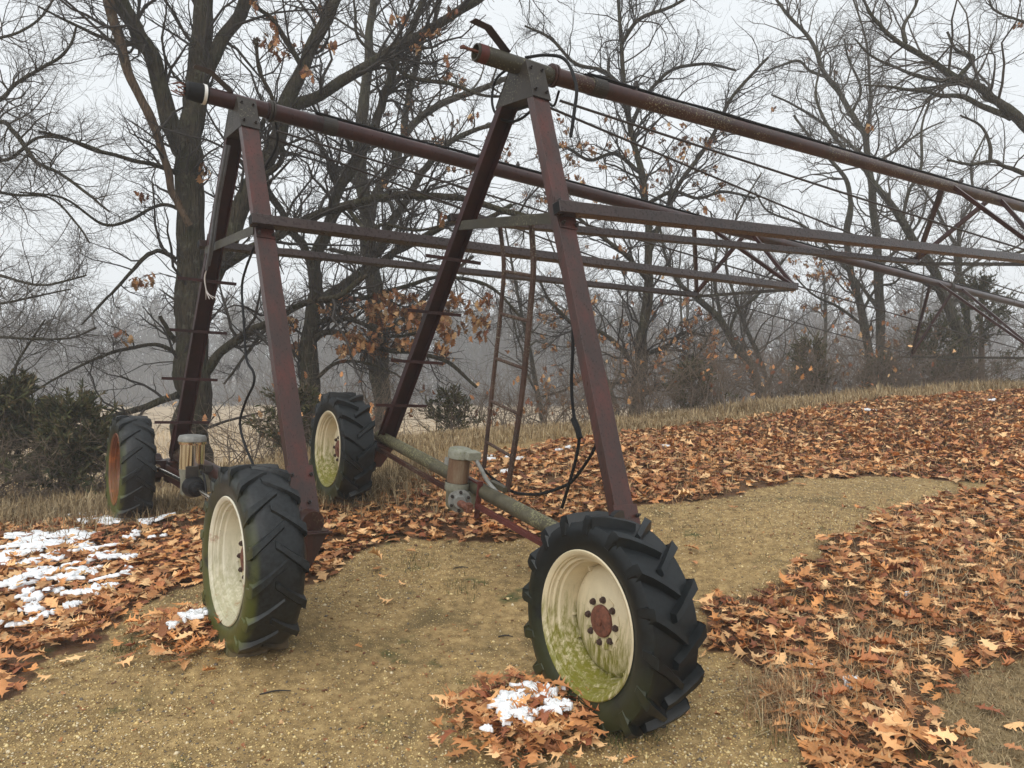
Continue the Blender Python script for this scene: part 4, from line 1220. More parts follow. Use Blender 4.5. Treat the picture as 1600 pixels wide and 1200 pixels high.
# T9: tree beyond the right edge whose limbs reach in
T = Tree('oak_tree', 'spreading tree at the right edge whose long limbs reach in over the pipe', 'tree', 15.5, M['bark_grey'], 12)
T.limb(34.4, 25.8, [(1700, 660), (1700, 500), (1690, 400), (1680, 320)], foot=True, twigs=.3)
T.limb(20.6, 3.4, [(1685, 340), (1640, 240), (1600, 195), (1562, 162), (1542, 145), (1512, 127), (1487, 117), (1462, 100), (1425, 77), (1392, 57), (1372, 37), (1360, 20), (1340, -20)], -.8)
T.limb(9.5, 2.6, [(1580, 185), (1537, 167), (1500, 150), (1472, 150), (1445, 142), (1420, 140), (1387, 135), (1350, 133)], -.5, -.2)
T.limb(7.7, 2.6, [(1515, 130), (1480, 126), (1437, 120), (1400, 105), (1375, 95), (1355, 82), (1335, 60)], .4, -.5)
T.limb(10.3, 3.4, [(1690, 330), (1640, 290), (1600, 272), (1570, 260), (1550, 252), (1517, 257), (1480, 250)], -.6)
T.limb(9.5, 2.6, [(1684, 338), (1690, 270), (1672, 150), (1630, 50), (1600, 35), (1570, 24), (1550, 12), (1545, -10)], -.5)
T.limb(6.9, 2.6, [(1415, 68), (1412, 40), (1430, 10), (1440, -20)], .3, -.6)
T.limb(6.0, 2.6, [(1547, 250), (1545, 220), (1530, 195), (1500, 180)], .3, -.3)
T.limb(7.7, 3.4, [(1690, 420), (1640, 380), (1590, 395), (1565, 405)], -.4)
T.limb(7.7, 3.4, [(1500, 120), (1520, 90), (1495, 80), (1480, 50)], .3, -.5)
T.build(l1=4.4, l2=7, l3=4, tw_len=1.1, rmin=.0015, leaves=30, leaf_size=.12)

# T0: tree beyond the left edge
T = Tree('oak_tree', 'tree beyond the left edge whose fine drooping branches fill the corner', 'tree', 11.5, M['bark_grey'], 13)
T.limb(39.6, 29.2, [(-330, 760), (-330, 600), (-320, 400), (-310, 200)], foot=True, twigs=.2)
T.limb(15.5, 3.4, [(-320, 420), (-200, 250), (-100, 200), (0, 192), (20, 205), (50, 245), (70, 260), (100, 275), (140, 305), (170, 330)], -.4)
T.limb(13.8, 3.4, [(-310, 330), (-180, 200), (-60, 170), (0, 155), (20, 135), (55, 112), (90, 92), (110, 70), (120, 40)], .4)
T.limb(10.3, 2.6, [(-310, 250), (-150, 120), (-40, 70), (30, 50), (70, 20), (90, -20)], .3)
T.limb(10.3, 2.6, [(-320, 500), (-150, 440), (-40, 425), (0, 430), (45, 443), (75, 445), (105, 438), (135, 430)], -.5)
T.limb(9.5, 2.6, [(-325, 560), (-150, 520), (0, 527), (60, 530), (110, 528), (150, 512)], -.6)
T.limb(9.5, 2.6, [(-325, 540), (-120, 490), (0, 475), (70, 460), (110, 452)], .3)
T.limb(9.5, 2.6, [(-320, 300), (-180, 260), (-60, 240), (10, 250), (60, 215), (120, 222), (170, 240)], -.4)
T.limb(9.5, 2.6, [(-315, 350), (-150, 330), (-40, 300), (30, 305), (80, 310), (120, 350), (140, 380)], -.4)
T.limb(8.6, 2.6, [(-325, 620), (-150, 600), (0, 525 + 80), (30, 560), (70, 500)], -.4)
T.build(l1=5.0, l2=7, l3=4, tw_len=1.2, rmin=.0016)

# trees standing farther off in the fog, grown whole
BG = [(1.6, 25, 11, .11), (4.4, 28, 12, .12), (8.6, 33, 12, .11), (13.2, 31, 12, .12), (18.5, 35, 12, .13), (11, 44, 13, .13), (24, 40, 13, .14)]
for k, (bx_, by_, h, r) in enumerate(BG):
    T = Tree('bare_tree', 'slender bare tree standing in the fog behind the front row of trees', 'tree', by_, M['bark_grey'], 40 + k, 'bare trees farther off in the fog', (bx_, by_))
    T.auto(h, 4.2, r, 10, (T.rng.normal(0, .12), 0))
    T.build(l1=3.6, l2=6, l3=3, tw_len=1.3, rmin=.0032, leaves=(120 if k in (0, 1) else 0), leaf_size=.11)

# ------------------------------------------------------------------ far wood across the field
def far_wood():
    rng = np.random.default_rng(5)
    n = 1000
    th = rng.uniform(-.85, .85, n); d = rng.uniform(98, 165, n)
    x = d * np.tan(th); x = np.clip(x, -230, 230); y = d
    z = ground_z(x, y) - .2
    h = rng.uniform(12, 18.5, n) * (1 + .12 * vnoise(x, y, .03, 9))
    b = np.stack([x, y, z], 1)
    dirs = np.zeros((n, 3)); dirs[:, 2] = 1; dirs[:, :2] = rng.normal(0, .07, (n, 2))
    P, R = grow(b, dirs, h, rng.uniform(.13, .28, n), 6, .04, 0, rng, .15)
    p, dd, r, t = spawn(P, R, 16, rng, .22, (.4, 1.0)); dd[:, 2] += .25
    L = rng.uniform(1.5, 4.6, len(p)) * (1.25 - .7 * t)
    P1, R1 = grow(p, unit(dd), L, np.maximum(r * .45, .06), 4, .16, .06, rng, .4)
    p, dd, r, t = spawn(P1, R1, 5, rng, .2, (.4, 1.0))
    P2, R2 = grow(p, dd, rng.uniform(.6, 2.0, len(p)), np.full(len(p), .06), 3, .2, .06, rng, .7)
    V, Fq, off = [], [], 0
    for a, r_ in ((P, R), (P1, R1), (P2, R2)):
        v, f = tubes(a, r_, 3); V.append(v); Fq.append(f + off); off += len(v)
    # underwood along its edge
    m = 12000
    x = rng.uniform(-210, 210, m); y = rng.uniform(94, 130, m)
    P, R = grow(np.stack([x, y, ground_z(x, y)], 1), rng.normal(0, .5, (m, 3)) + (0, 0, 1), rng.uniform(1.5, 8, m), rng.uniform(.04, .12, m), 4, .2, 0, rng, .4)
    v, f = tubes(P, R, 3); V.append(v); Fq.append(f + off)
    o = obj('far_wood', mesh_np('far_wood', np.vstack(V), np.vstack(Fq)), M['forest'])
    tag(o, 'grey bare wood fading into fog across the tan field', 'far wood', kind='stuff')
far_wood()

# ------------------------------------------------------------------ brush and evergreens
def brush(label, spots, n, L, seed, group=None, name='brush_thicket', leaves=0, cat='brush'):
    rng = np.random.default_rng(seed)
    x = np.concatenate([rng.normal(sx, sr, n) for sx, sy, sr in spots]); y = np.concatenate([rng.normal(sy, sr * .7, n) for sx, sy, sr in spots])
    z = ground_z(x, y) - .03
    m = len(x)
    d = rng.normal(0, .55, (m, 3)); d[:, 2] = np.abs(d[:, 2]) + .75
    P1, R1 = grow(np.stack([x, y, z], 1), d, rng.uniform(.5, 1, m) * L, rng.uniform(.005, .013, m), 8, .2, -.05, rng, .3)
    p, dd, r, t = spawn(P1, R1, 5, rng, .2, (.4, 1.1))
    P2, R2 = grow(p, dd, rng.uniform(.2, .55, len(p)) * L, np.maximum(r * .55, .003), 5, .22, -.02, rng, .5)
    p, dd, r, t = spawn(P2, R2, 3, rng, .2, (.4, 1.0))
    P3, R3 = grow(p, dd, rng.uniform(.08, .22, len(p)) * L, np.full(len(p), .0024), 3, .2, 0, rng, .8)
    V, Fq, off = [], [], 0
    for a, r_, s in ((P1, R1, 4), (P2, R2, 3), (P3, R3, 3)):
        v, f = tubes(a, r_, s); V.append(v); Fq.append(f + off); off += len(v)
    b0 = np.array([x.mean(), y.mean(), z.min()])
    root = empty(name, tuple(b0))
    o = obj('stems', mesh_np('stems', np.vstack(V) - b0, np.vstack(Fq)), M['brush'], root)
    if leaves:
        tips = P2[rng.integers(0, len(P2), leaves), rng.integers(2, 5, leaves)]
        v, f, tn = scatter(LEAF['mid'], tips + rng.normal(0, .05, tips.shape), rng.uniform(0, 6.28, leaves), rng.uniform(.2, 1.5, leaves), rng.normal(0, .8, leaves), .12 * rng.uniform(.7, 1.2, leaves), leaf_tint(leaves, rng), rng)
        o = obj('dried_leaves', mesh_np('dried_leaves', v - b0, f, False, tn), M['leaf'], root); o['kind'] = 'stuff'
    tag(root, label, cat, group)
brush('grey brown brush tangle around the foot of the brown leafed oak', [(2.2, 15.2, .7), (3.6, 15.6, .8), (4.8, 16.4, .8)], 60, 1.9, 61, leaves=120)
brush('reddish brush tangle below the long pipe, behind the grassy crest', [(7.0, 18.0, .8), (8.4, 18.5, .9), (9.8, 19, .9)], 80, 2.3, 62, leaves=160)
brush('brown brush tangle between the evergreens at the right end of the crest', [(11.3, 19.2, .7), (12.4, 19.4, .8)], 60, 1.7, 63)
brush('thin brush with dry leaves behind the ladder', [(-.6, 13.6, .6), (.6, 14.2, .7)], 40, 1.5, 64, leaves=60)
brush('dead twiggy brush under the left oak, behind the chrome motor', [(-4.0, 12.2, .5), (-3.0, 12.6, .5)], 70, 1.6, 65, leaves=110)
brush('bare tangle of arching stems over the dark evergreen at left', [(-7.0, 9.9, .5), (-6.0, 10.2, .5), (-8.0, 9.8, .5)], 60, 1.25, 66)

def evergreen(label, bx_, by_, h, w, seed, n=2600, name='juniper_bush', z0=0.0):
    rng = np.random.default_rng(seed)
    gz = ground_z(np.array([bx_]), np.array([by_]))[0]
    b0 = np.array([bx_, by_, gz])
    root = empty(name, tuple(b0))
    # branches
    m = 46
    t = rng.uniform(.04, .95, m); a = rng.uniform(0, 6.28, m)
    p = np.zeros((m, 3)); p[:, 2] = t * h * .9
    d = np.stack([np.cos(a), np.sin(a), rng.uniform(.2, 1.0, m)], 1)
    L = w * (1.05 - t) * rng.uniform(.6, 1.15, m) + .15
    P1, R1 = grow(p, d, L, np.full(m, .012), 6, .18, .06, rng, .3)
    p2, d2, r2, _ = spawn(P1, R1, 7, rng, .2, (.3, .9))
    P2, R2 = grow(p2, d2, rng.uniform(.12, .35, len(p2)) * w, np.full(len(p2), .004), 4, .2, .05, rng, .5)
    st = np.array([[[0, 0, -.1], [.01, .0, h * .4], [0, .02, h * .92]]]); sr = np.array([[.04, .03, .006]]) * h / 1.5
    V, Fq, off = [], [], 0
    for q, r_, s in ((st, sr, 6), (P1, R1, 4), (P2, R2, 3)):
        v, f = tubes(q, r_, s); V.append(v); Fq.append(f + off); off += len(v)
    obj('stem', mesh_np('stem', np.vstack(V), np.vstack(Fq)), M['brush'], root)
    i = rng.integers(0, len(P2), n); k = rng.uniform(0, 2.99, n); ki = k.astype(int); fr = (k - ki)[:, None]
    pos = P2[i, ki] * (1 - fr) + P2[i, ki + 1] * fr
    dirn = unit(unit(P2[i, ki + 1] - P2[i, ki]) + rng.normal(0, .5, (n, 3)) + (0, 0, .15))
    side = unit(np.cross(dirn, rng.normal(0, 1, (n, 3))))
    ln = rng.uniform(.05, .13, n)[:, None]; wd = rng.uniform(.007, .016, n)[:, None]
    v = np.stack([pos - side * wd * .4, pos + side * wd * .4, pos + dirn * ln * .6 + side * wd, pos + dirn * ln, pos + dirn * ln * .6 - side * wd], 1).reshape(-1, 3)
    f = np.arange(n * 5).reshape(n, 5)
    base = np.array([(.058, .062, .022), (.085, .078, .032), (.038, .045, .018), (.115, .088, .046)])
    tn = np.repeat(base[rng.integers(0, 4, n)] * rng.uniform(.7, 1.3, (n, 1)), 5, 0)
    o = obj('needles', mesh_np('needles', v, f, False, tn), M['needle'], root); o['kind'] = 'stuff'
    tag(root, label, 'evergreen bush')
evergreen('broad dark juniper at the left edge, tallest of the left clump', -7.3, 10.3, 1.5, 1.5, 71, 20000)
evergreen('low dark juniper beside the left rear wheel', -6.1, 10.2, 1.3, 1.0, 72, 11000)
evergreen('dark juniper cut off by the left edge, behind the snow', -8.4, 9.9, 1.6, 1.4, 77, 11000)
evergreen('small loose juniper in the tan grass left of the ladder', -1.1, 13.2, .8, .5, 73, 1500)
evergreen('rounded green juniper beside the leaning trees', 7.4, 18.2, 1.9, .9, 74, 4500)
evergreen('tallest juniper, pyramid shaped, under the pipe at the right edge', 13.1, 20.5, 3.9, 1.9, 75, 12000)
evergreen('juniper spreading at the foot of the slanting tree', 11.4, 19.8, 2.5, 1.6, 76, 8000)
evergreen('juniper at the right edge beyond the tallest one', 15.6, 20.8, 2.9, 1.7, 78, 8000)
evergreen('squat juniper at the foot of the brown leafed oak', 3.9, 15.9, 1.15, .8, 79, 3500)
evergreen('shaggy juniper around the upright pair of trunks', 9.6, 19.3, 1.6, .9, 80, 4000)
evergreen('dark juniper in shade right of the chrome motor', -3.5, 11.8, 1.2, .7, 81, 3500)

# ------------------------------------------------------------------ grass
def blades(name, label, x, y, hgt, tint, seed, lean=.5, wid=.006, cat='grass'):
    rng = np.random.default_rng(seed)
    n = len(x); z = ground_z(x, y) - .01
    a = rng.uniform(0, 6.28, n); l = np.abs(rng.normal(0, lean, n))
    h = hgt * rng.uniform(.5, 1.25, n)
    dx, dy = np.cos(a), np.sin(a)
    sx, sy = -dy, dx
    p0 = np.stack([x, y, z], 1)
    p1 = p0 + np.stack([dx * l * h * .35, dy * l * h * .35, h * .55], 1)
    p2 = p0 + np.stack([dx * l * h, dy * l * h, h * (1 - .35 * l)], 1)
    w = (wid * rng.uniform(.6, 1.4, n))[:, None] * np.stack([sx, sy, np.zeros(n)], 1)
    v = np.stack([p0 - w, p0 + w, p1 - w * .8, p1 + w * .8, p2], 1).reshape(-1, 3)
    i = np.arange(n)[:, None] * 5
    q = np.concatenate([i + 0, i + 1, i + 3, i + 2], 1); tr = np.concatenate([i + 2, i + 3, i + 4], 1)
    tn = np.repeat(tint[rng.integers(0, len(tint), n)] * rng.uniform(.7, 1.25, (n, 1)), 5, 0)
    o = obj(name, mesh_np(name, v, [q, tr], False, tn), M['grass'])
    tag(o, label, cat, kind='stuff')
rng = RNG
TAN = np.array([(.36, .27, .15), (.30, .21, .11), (.42, .33, .20), (.24, .17, .09)])
def crest_points(n, px0, px1, d0, d1, r):
    px = r.uniform(px0, px1, n)
    d = np.interp(px, CREST_PX, CREST_D) + r.uniform(d0, d1, n)
    return (px - 800) / F * d, d
x, y = crest_points(26000, 950, 2050, -1.0, 1.3, rng); kk = vnoise(x, y, 1.6, 22) + .5 * vnoise(x, y, 4.1, 23) > rng.uniform(-1.3, .25, len(x)); x, y = x[kk], y[kk]
blades('crest_grass', 'fringe of tan dry grass along the crest of the slope', x, y, .21 * (1 + .5 * vnoise(x, y, 2.2, 24)), TAN * 1.1, 1, .9)
x2, y2 = crest_points(7000, 480, 1000, -1.4, 1.6, rng); x3, y3 = crest_points(3500, 470, 760, -2.9, .2, rng)
blades('loose_grass', 'loose straggling grass on the lip behind the ladder', np.concatenate([x2, x3]), np.concatenate([y2, y3]), .16, TAN * 1.1, 19, 1.0, .005)
x, y = crest_points(12000, -500, 640, -.6, 1.4, rng)
blades('bank_grass', 'bleached grass hanging over the edge of the bank at left', x, y, .22 * (1 + .6 * vnoise(x, y, 1.9, 25)), TAN * 1.0, 2, 1.1, .005)
x, y = crest_points(26000, -500, 2100, 4, 45, rng)
blades('field_grass', 'tall tan grass of the field below the slope', x, y, .42, TAN * 1.5, 3, .45, .014)
def near_pts(n, spots, r):
    k = r.integers(0, len(spots), n); s = np.array(spots)
    return s[k, 0] + r.normal(0, 1, n) * s[k, 2], s[k, 1] + r.normal(0, 1, n) * s[k, 2]
GX = [tuple(on_ground(a, b_)) + (s,) for a, b_, s in ((200, 805, .35), (170, 815, .4), (100, 812, .4), (30, 815, .4), (260, 800, .3), (510, 775, .3), (570, 780, .3), (610, 760, .35), (650, 740, .3))]
x, y = near_pts(5200, GX, rng)
blades('wheel_grass', 'long dry grass around the rear wheels', x, y, .24, TAN * .8, 4, .9, .0045)
GX = [tuple(on_ground(a, b_)) + (s,) for a, b_, s in ((1370, 1010, .25), (1300, 1080, .2), (1420, 890, .4), (1500, 850, .5), (1250, 1130, .12), (1230, 1090, .1), (1560, 830, .5), (1470, 930, .3), (1590, 900, .3))]
x, y = near_pts(4200, GX, rng)
blades('dead_weeds', 'thin rust brown weeds standing in the leaves at right', x, y, .17, np.array([(.34, .19, .09), (.42, .28, .15), (.24, .13, .065), (.42, .34, .2)]), 5, 1.3, .0020)
x = rng.uniform(.8, 5, 16000); y = rng.uniform(3.2, 8, 16000); k = in_poly(x, y, P_RIGHT) & (vnoise(x, y, .9, 15) + .6 * vnoise(x, y, 2.3, 16) > .25); x, y = x[k], y[k]
blades('dead_straw', 'matted dead straw showing between the leaves at right', x, y, .09, np.array([(.34, .24, .12), (.44, .33, .18), (.22, .14, .07)]), 25, 1.6, .0017)
x = rng.uniform(-2, 13, 24000); y = rng.uniform(7, 17, 24000); k = in_poly(x, y, P_LEFT); x, y = x[k], y[k]
blades('slope_weeds', 'rust brown weeds poking through the leaves up the slope', x, y, .16, np.array([(.38, .22, .10), (.46, .31, .16), (.40, .29, .15), (.28, .14, .06)]), 8, 1.2, .0035)
GX = [tuple(on_ground(a, b_)) + (s,) for a, b_, s in ((985, 1150, .07), (1010, 1135, .06), (1220, 1150, .08), (1480, 1190, .10), (960, 1155, .05), (195, 1015, .05), (1395, 1190, .06), (720, 920, .10), (1100, 830, .3), (640, 880, .12), (900, 830, .2))]
x, y = near_pts(900, GX, rng)
blades('green_tufts', 'short dull green grass tufts at the edge of the sand', x, y, .07, np.array([(.06, .075, .022), (.10, .10, .035), (.16, .13, .06)]), 6, .9, .0022)
poly = np.array(P_DRY); x = rng.uniform(poly[:, 0].min(), poly[:, 0].max(), 14000); y = rng.uniform(poly[:, 1].min(), poly[:, 1].max(), 14000); k = in_poly(x, y, P_DRY)
xs_ = rng.uniform(-.75, .75, 16000); ys_ = rng.uniform(2.9, 9, 16000); xs_ = xs_ * ys_
ks_ = ~litter_mask(xs_, ys_) & (vnoise(xs_, ys_, 1.7, 12) > -.1)
blades('straw_bits', 'bits of straw and thin dead grass lying on the sandy track', xs_[ks_], ys_[ks_], .035, np.array([(.30, .21, .10), (.18, .125, .06), (.40, .30, .16), (.10, .075, .035)]), 17, 2.2, .0013)
blades('flattened_straw', 'flattened straw on bare soil at the lower right corner', x[k], y[k], .05, np.array([(.30, .22, .12), (.42, .32, .18), (.20, .145, .07)]), 7, 2.0, .0018)

# ------------------------------------------------------------------ fallen leaves
def sample_litter(n, x0, x1, y0, y1, r):
    x = r.uniform(x0, x1, n); y = r.uniform(y0, y1, n)
    return x, y, litter_mask(x, y)
def pile_h(x, y):
    h = np.zeros(len(x))
    for P in (P_PILE1, P_PILE2):
        c = np.mean(P, 0); s = np.std(P, 0).mean() * 1.3
        h += .05 * np.exp(-((x - c[0]) ** 2 + (y - c[1]) ** 2) / (2 * s * s))
    return h
rng = np.random.default_rng(99)
near_x, near_y = [], []
# dense layer
LX, LY_, LT = [], [], []
for (dens, x0, x1, y0, y1) in ((360, -7.5, 7.5, 2.0, 7.2), (260, -9, 11, 7.2, 11), (170, -4, 16, 11, 17.5)):
    n = int(dens * (x1 - x0) * (y1 - y0))
    x, y, k = sample_litter(n, x0, x1, y0, y1, rng)
    k &= (np.abs(x) < y * .80 + 2.6)
    # thinner where the weeds and bare soil show through, ragged at the edges
    thin = vnoise(x, y, .9, 15) + .6 * vnoise(x, y, 2.3, 16)
    k &= rng.uniform(0, 1, n) < np.clip(1.2 - .75 * np.maximum(thin, 0), .22, 1)
    k |= (litter_mask(x + rng.normal(0, .16, n), y + rng.normal(0, .16, n)) & (rng.uniform(0, 1, n) < .05) & (np.abs(x) < y * .80 + 2.6))
    LX.append(x[k]); LY_.append(y[k])
for P, n in ((P_PILE1, 210), (P_PILE2, 460)):
    p = np.array(P); c = p.mean(0); L = np.linalg.cholesky(np.cov(p.T) + np.eye(2) * 1e-4)
    q = c + np.clip(rng.normal(0, .62, (n, 2)), -1.5, 1.5) @ L.T
    LX.append(q[:, 0]); LY_.append(q[:, 1])
# strays on the sand
SX = [tuple(on_ground(a, b_)) for a, b_ in ((590, 893), (600, 908), (630, 918), (602, 944), (640, 868), (700, 850), (770, 838), (1010, 838), (1085, 886), (1145, 798), (1080, 862), (190, 1043), (70, 1066), (1545, 1120), (1590, 1140), (1500, 1140), (1340, 800), (1320, 782), (1500, 745), (860, 880), (910, 850), (1575, 1050), (560, 1020), (1250, 760), (240, 1020), (110, 1040))]
SX = np.array(SX)
LX.append(SX[:, 0]); LY_.append(SX[:, 1])
X = np.concatenate(LX); Y = np.concatenate(LY_)
n = len(X)
layer = rng.uniform(0, 1, n)
Zl = ground_z(X, Y) + pile_h(X, Y) * rng.uniform(.3, 1.1, n) + .008 + layer ** 1.3 * .065 * (n > 0)
stray = np.zeros(n, bool); stray[-len(SX):] = True
Zl[stray] = ground_z(X[stray], Y[stray]) + .02
yaw = rng.uniform(0, 6.28, n); pit = rng.normal(0, .2, n); rol = rng.normal(0, .22, n)
pit[stray] *= .3; rol[stray] *= .3
size = rng.uniform(.07, .155, n)
tint = leaf_tint(n, rng)
pos = np.stack([X, Y, Zl], 1)
dist = np.hypot(X, Y)
score = size / dist + .004 * layer + stray * .05
vis = (np.abs(X / np.maximum(Y, .1)) < .70) & (600 + F * (CAMZ - Zl) / Y < 1205) 
order = np.argsort(-np.where(vis, score * (.6 + .4 * layer), 0))
own = order[:300]
rest = np.setdiff1d(np.arange(n), own)
# the 300 that show largest are pieces of their own
own_meshes = []
for k in range(24):
    v, f = leaf_shape('fine', _lr, .9)
    me = mesh_np('oak_leaf', v, f, False, np.tile(leaf_tint(1, _lr, 1.05), (len(v), 1))); me.materials.append(M['leaf']); own_meshes.append(me)
for i in own:
    o = bpy.data.objects.new('oak_leaf', own_meshes[rng.integers(0, 24)])
    COL.objects.link(o); o.parent = GROUND
    o.location = pos[i] + np.array([0, 0, .012]); o.scale = (size[i] * 1.08,) * 3
    o.rotation_euler = (rol[i] * .8, pit[i] * .8, yaw[i])
dn = dist[rest]
sel = [('fine', rest[dn < 6.0]), ('mid', rest[(dn >= 6.0) & (dn < 10.5)]), ('coarse', rest[dn >= 10.5])]
V, Fq, Tn, off = [], [], [], 0
for kind, idx in sel:
    if not len(idx): continue
    v, f, tn = scatter(LEAF[kind], pos[idx], yaw[idx], pit[idx], rol[idx], size[idx] * (1.0 if kind != 'coarse' else 1.1), tint[idx], rng)
    V.append(v); Fq.append(f + off); Tn.append(tn); off += len(v)
o = obj('fallen_leaves', mesh_np('fallen_leaves', np.vstack(V), np.vstack(Fq), False, np.vstack(Tn)), M['leaf'])
tag(o, 'carpet of brown fallen oak leaves over the slope and banks', 'fallen leaves', kind='stuff')
print('leaves', n)

# ------------------------------------------------------------------ snow left on the leaves
def snow_blobs(centres, seed):
    rng = np.random.default_rng(seed)
    V, Fq, off = [], [], 0
    for (x, y, r, el) in centres:
        K = 18
        a = np.linspace(0, 2 * np.pi, K, endpoint=False)
        rad = r * (1 + .5 * np.sin(3 * a + rng.uniform(0, 6)) * rng.uniform(.3, 1) + .25 * np.sin(5 * a + rng.uniform(0, 6)) + .16 * rng.normal(0, 1, K))
        rad = np.maximum(rad, r * .3)
        th = rng.uniform(0, 3.14)
        rings = []
        h = .006 + .010 * rng.uniform(0, 1)
        ph_ = pile_h(np.array([x]), np.array([y]))[0]; z0 = ground_z(np.array([x]), np.array([y]))[0] + .055 + ph_ * 1.25
        sx_, sy_ = rng.normal(0, .12, 2)
        for fr, hh in ((1.0, -.012), (.97, .55 * h), (.78, .9 * h), (.4, h * 1.05)):
            u = np.cos(a) * rad * fr * el; w = np.sin(a) * rad * fr
            px_, py_ = u * math.cos(th) - w * math.sin(th), u * math.sin(th) + w * math.cos(th)
            rings.append(np.stack([x + px_, y + py_, z0 + hh + px_ * sx_ + py_ * sy_ + rng.normal(0, .004, K) * (fr < 1)], 1))
        v = np.vstack(rings + [np.array([[x, y, z0 + h * 1.05]])])
        f = []
        for j in range(3):
            for i in range(K):
                f.append([j * K + i, j * K + (i + 1) % K, (j + 1) * K + (i + 1) % K, (j + 1) * K + i])
        for i in range(K): f.append([3 * K + i, 3 * K + (i + 1) % K, 4 * K, 4 * K])
        V.append(v); Fq.append(np.array(f) + off); off += len(v)
    return np.vstack(V), np.vstack(Fq)
def snow(name, label, pts, seed):
    rng = np.random.default_rng(seed)
    cs = []
    for (px, py, spread, cnt, r) in pts:
        for _ in range(cnt):
            q = on_ground(px + rng.normal(0, spread), py + rng.normal(0, spread * .22))
            cs += [(q[0] + rng.normal(0, r * .5), q[1] + rng.normal(0, r * .5), r * rng.uniform(.22, .75), rng.uniform(1, 2.2)) for _q in range(2)]
    v, f = snow_blobs(cs, seed)
    tri = f[f[:, 2] == f[:, 3]][:, :3]; qd = f[f[:, 2] != f[:, 3]]
    o = obj(name, mesh_np(name, v, [qd, tri], True), M['snow'])
    tag(o, label, 'snow', kind='stuff')
snow('snow_patch', 'largest scattered white snow patch on leaves at left', [(20, 880, 22, 9, .11), (60, 858, 26, 12, .11), (100, 842, 26, 12, .11), (150, 818, 16, 7, .11), (110, 868, 30, 8, .08), (50, 905, 26, 9, .09), (120, 905, 26, 8, .08), (150, 928, 12, 6, .08), (105, 935, 14, 4, .06),
    (185, 880, 10, 5, .08), (195, 905, 12, 2, .05), (215, 818, 18, 5, .08), (235, 822, 10, 3, .07), (35, 985, 8, 3, .075), (50, 962, 6, 3, .055), (110, 958, 6, 2, .055), (80, 972, 4, 1, .04), (60, 945, 10, 2, .05), (10, 920, 14, 5, .08), (210, 845, 14, 3, .05)], 31)
snow('snow_patch', 'white snow on the leaf pile touching the nearest tyre', [(815, 1105, 8, 4, .05), (800, 1125, 8, 5, .055), (840, 1115, 8, 4, .045), (870, 1135, 9, 5, .045), (820, 1148, 9, 5, .045), (795, 1160, 6, 2, .04), (875, 1110, 7, 2, .035), (765, 1172, 3, 1, .02), (850, 1145, 6, 2, .03), (790, 1145, 6, 2, .04)], 32)
snow('snow_patch', 'small snow remnant on the leaf pile by the algae green tyre', [(300, 990, 5, 4, .04), (312, 984, 4, 2, .035), (270, 1005, 3, 1, .035)], 33)
snow('snow_patch', 'single scrap of snow on leaves at the lower right', [(1325, 1080, 6, 2, .035), (1262, 1058, 3, 1, .02), (1418, 940, 3, 1, .02)], 34)
snow('snow_patch', 'flecks of snow far up the leafy slope', [(770, 725, 14, 4, .05), (810, 722, 8, 3, .055), (790, 745, 8, 2, .05), (1345, 646, 6, 1, .07), (1550, 630, 3, 1, .07), (1035, 703, 4, 1, .07), (735, 800, 4, 1, .045), (870, 700, 20, 2, .05)], 35)

# ------------------------------------------------------------------ gravel and sticks
rng = np.random.default_rng(123)
n = 130000
y = rng.uniform(2.9, 9.5, n) ; x = rng.uniform(-.75, .75, n) * y
k = ~litter_mask(x, y) & ~in_poly(x, y, P_DRY)
k &= rng.uniform(0, 1, n) < np.clip(.62 + .6 * vnoise(x, y, 1.1, 8), .05, 1) * np.clip(1.5 - (y - 3) / 6, .35, 1)
x, y = x[k], y[k]; n = len(x)
oct_v = np.array([(1, 0, 0), (-1, 0, 0), (0, 1, 0), (0, -1, 0), (0, 0, 1), (0, 0, -1)], float); oct_f = np.array([(0, 2, 4), (2, 1, 4), (1, 3, 4), (3, 0, 4), (2, 0, 5), (1, 2, 5), (3, 1, 5), (0, 3, 5)])
shp = [(oct_v * rng.uniform(.6, 1.3, (1, 3)) * (1, 1, .65) + rng.normal(0, .12, oct_v.shape), oct_f) for _ in range(10)]
cols = np.array([(.66, .47, .19), (.74, .58, .28), (.46, .32, .13), (.58, .44, .21), (.32, .21, .085), (.24, .16, .075), (.52, .36, .14), (.66, .55, .36), (.12, .095, .07)])
sz = rng.uniform(.0035, .0095, n) * (1 + .8 * (rng.uniform(0, 1, n) > .95))
v, f, tn = scatter(shp, np.stack([x, y, ground_z(x, y) + .001], 1), rng.uniform(0, 6.28, n), rng.normal(0, .3, n), rng.normal(0, .3, n), sz, cols[rng.integers(0, len(cols), n)], rng)
nc = 3200
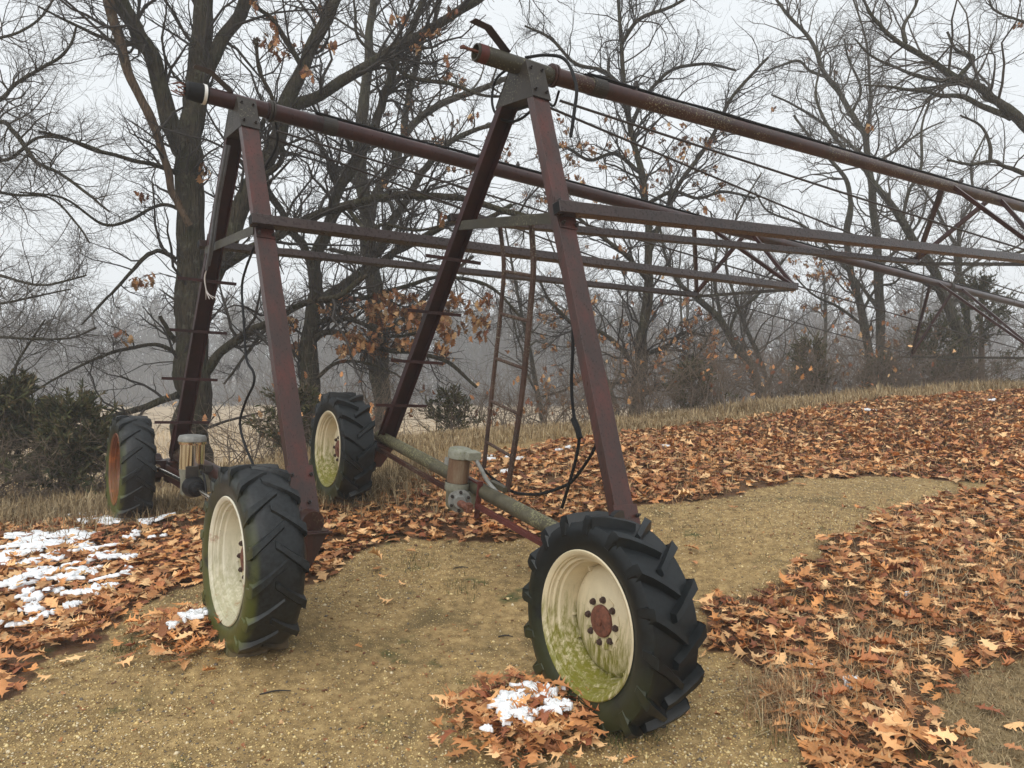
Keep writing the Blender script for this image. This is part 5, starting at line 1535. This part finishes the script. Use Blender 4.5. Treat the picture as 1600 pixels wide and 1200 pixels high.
yc = rng.uniform(2.9, 9.5, nc); xc = rng.uniform(-.75, .75, nc) * yc; kc = ~litter_mask(xc, yc); xc, yc = xc[kc], yc[kc]; nc = len(xc)
vc, fc, tc_ = scatter(LEAF['coarse'], np.stack([xc, yc, ground_z(xc, yc) + .004], 1), rng.uniform(0, 6.28, nc), rng.normal(0, .25, nc), rng.normal(0, .25, nc), rng.uniform(.010, .038, nc), leaf_tint(nc, rng, .6), rng)
oc = obj('leaf_crumbs', mesh_np('leaf_crumbs', vc, fc, False, tc_), M['leaf']); tag(oc, 'brown crumbs of broken leaves on the sandy track', 'leaf crumbs', kind='stuff')
o = obj('gravel', mesh_np('gravel', v, f, False, tn), M['pebble'])
tag(o, 'pale gravel grains strewn over the sandy track', 'gravel', kind='stuff')
print('pebbles', n)
for px, py, L, a, lab in ((430, 1085, .16, .3, 'dark twig lying on the sand left of centre'), (790, 998, .10, 0, 'short dark twig on the sand left of the nearest tyre'), (720, 890, .12, .2, 'short stick with dark lumps on the sand by the base beam')):
    q = on_ground(px, py); z = ground_z(np.array([q[0]]), np.array([q[1]]))[0] + .008
    mb = MB(); mb.tube([(q[0] - L / 2, q[1] - a * L / 2, z), (q[0], q[1] + .01, z + .006), (q[0] + L / 2, q[1] + a * L / 2, z)], [.004, .005, .003], 6, 4)
    o = mb.build('twig', M['twig']); tag(o, lab, 'twig')

# ------------------------------------------------------------------ fog
def haze():
    s = 335.0
    mb = MB(); mb.box((0, 0, 9.5), (2 * s, 2 * s, 27.0))
    me = mb.mesh('haze')
    m = bpy.data.materials.new('fog_air'); m.use_nodes = True
    t = m.node_tree; t.nodes.clear()
    o_ = t.nodes.new('ShaderNodeOutputMaterial'); v = t.nodes.new('ShaderNodeVolumePrincipled')
    v.inputs['Color'].default_value = (.93, .96, 1.0, 1)
    v.inputs['Density'].default_value = HAZE_DENSITY
    v.inputs['Anisotropy'].default_value = 0.0
    t.links.new(v.outputs[0], o_.inputs['Volume'])
    tag(obj('haze', me, m), 'thin fog filling the air', 'haze', kind='stuff')
haze()
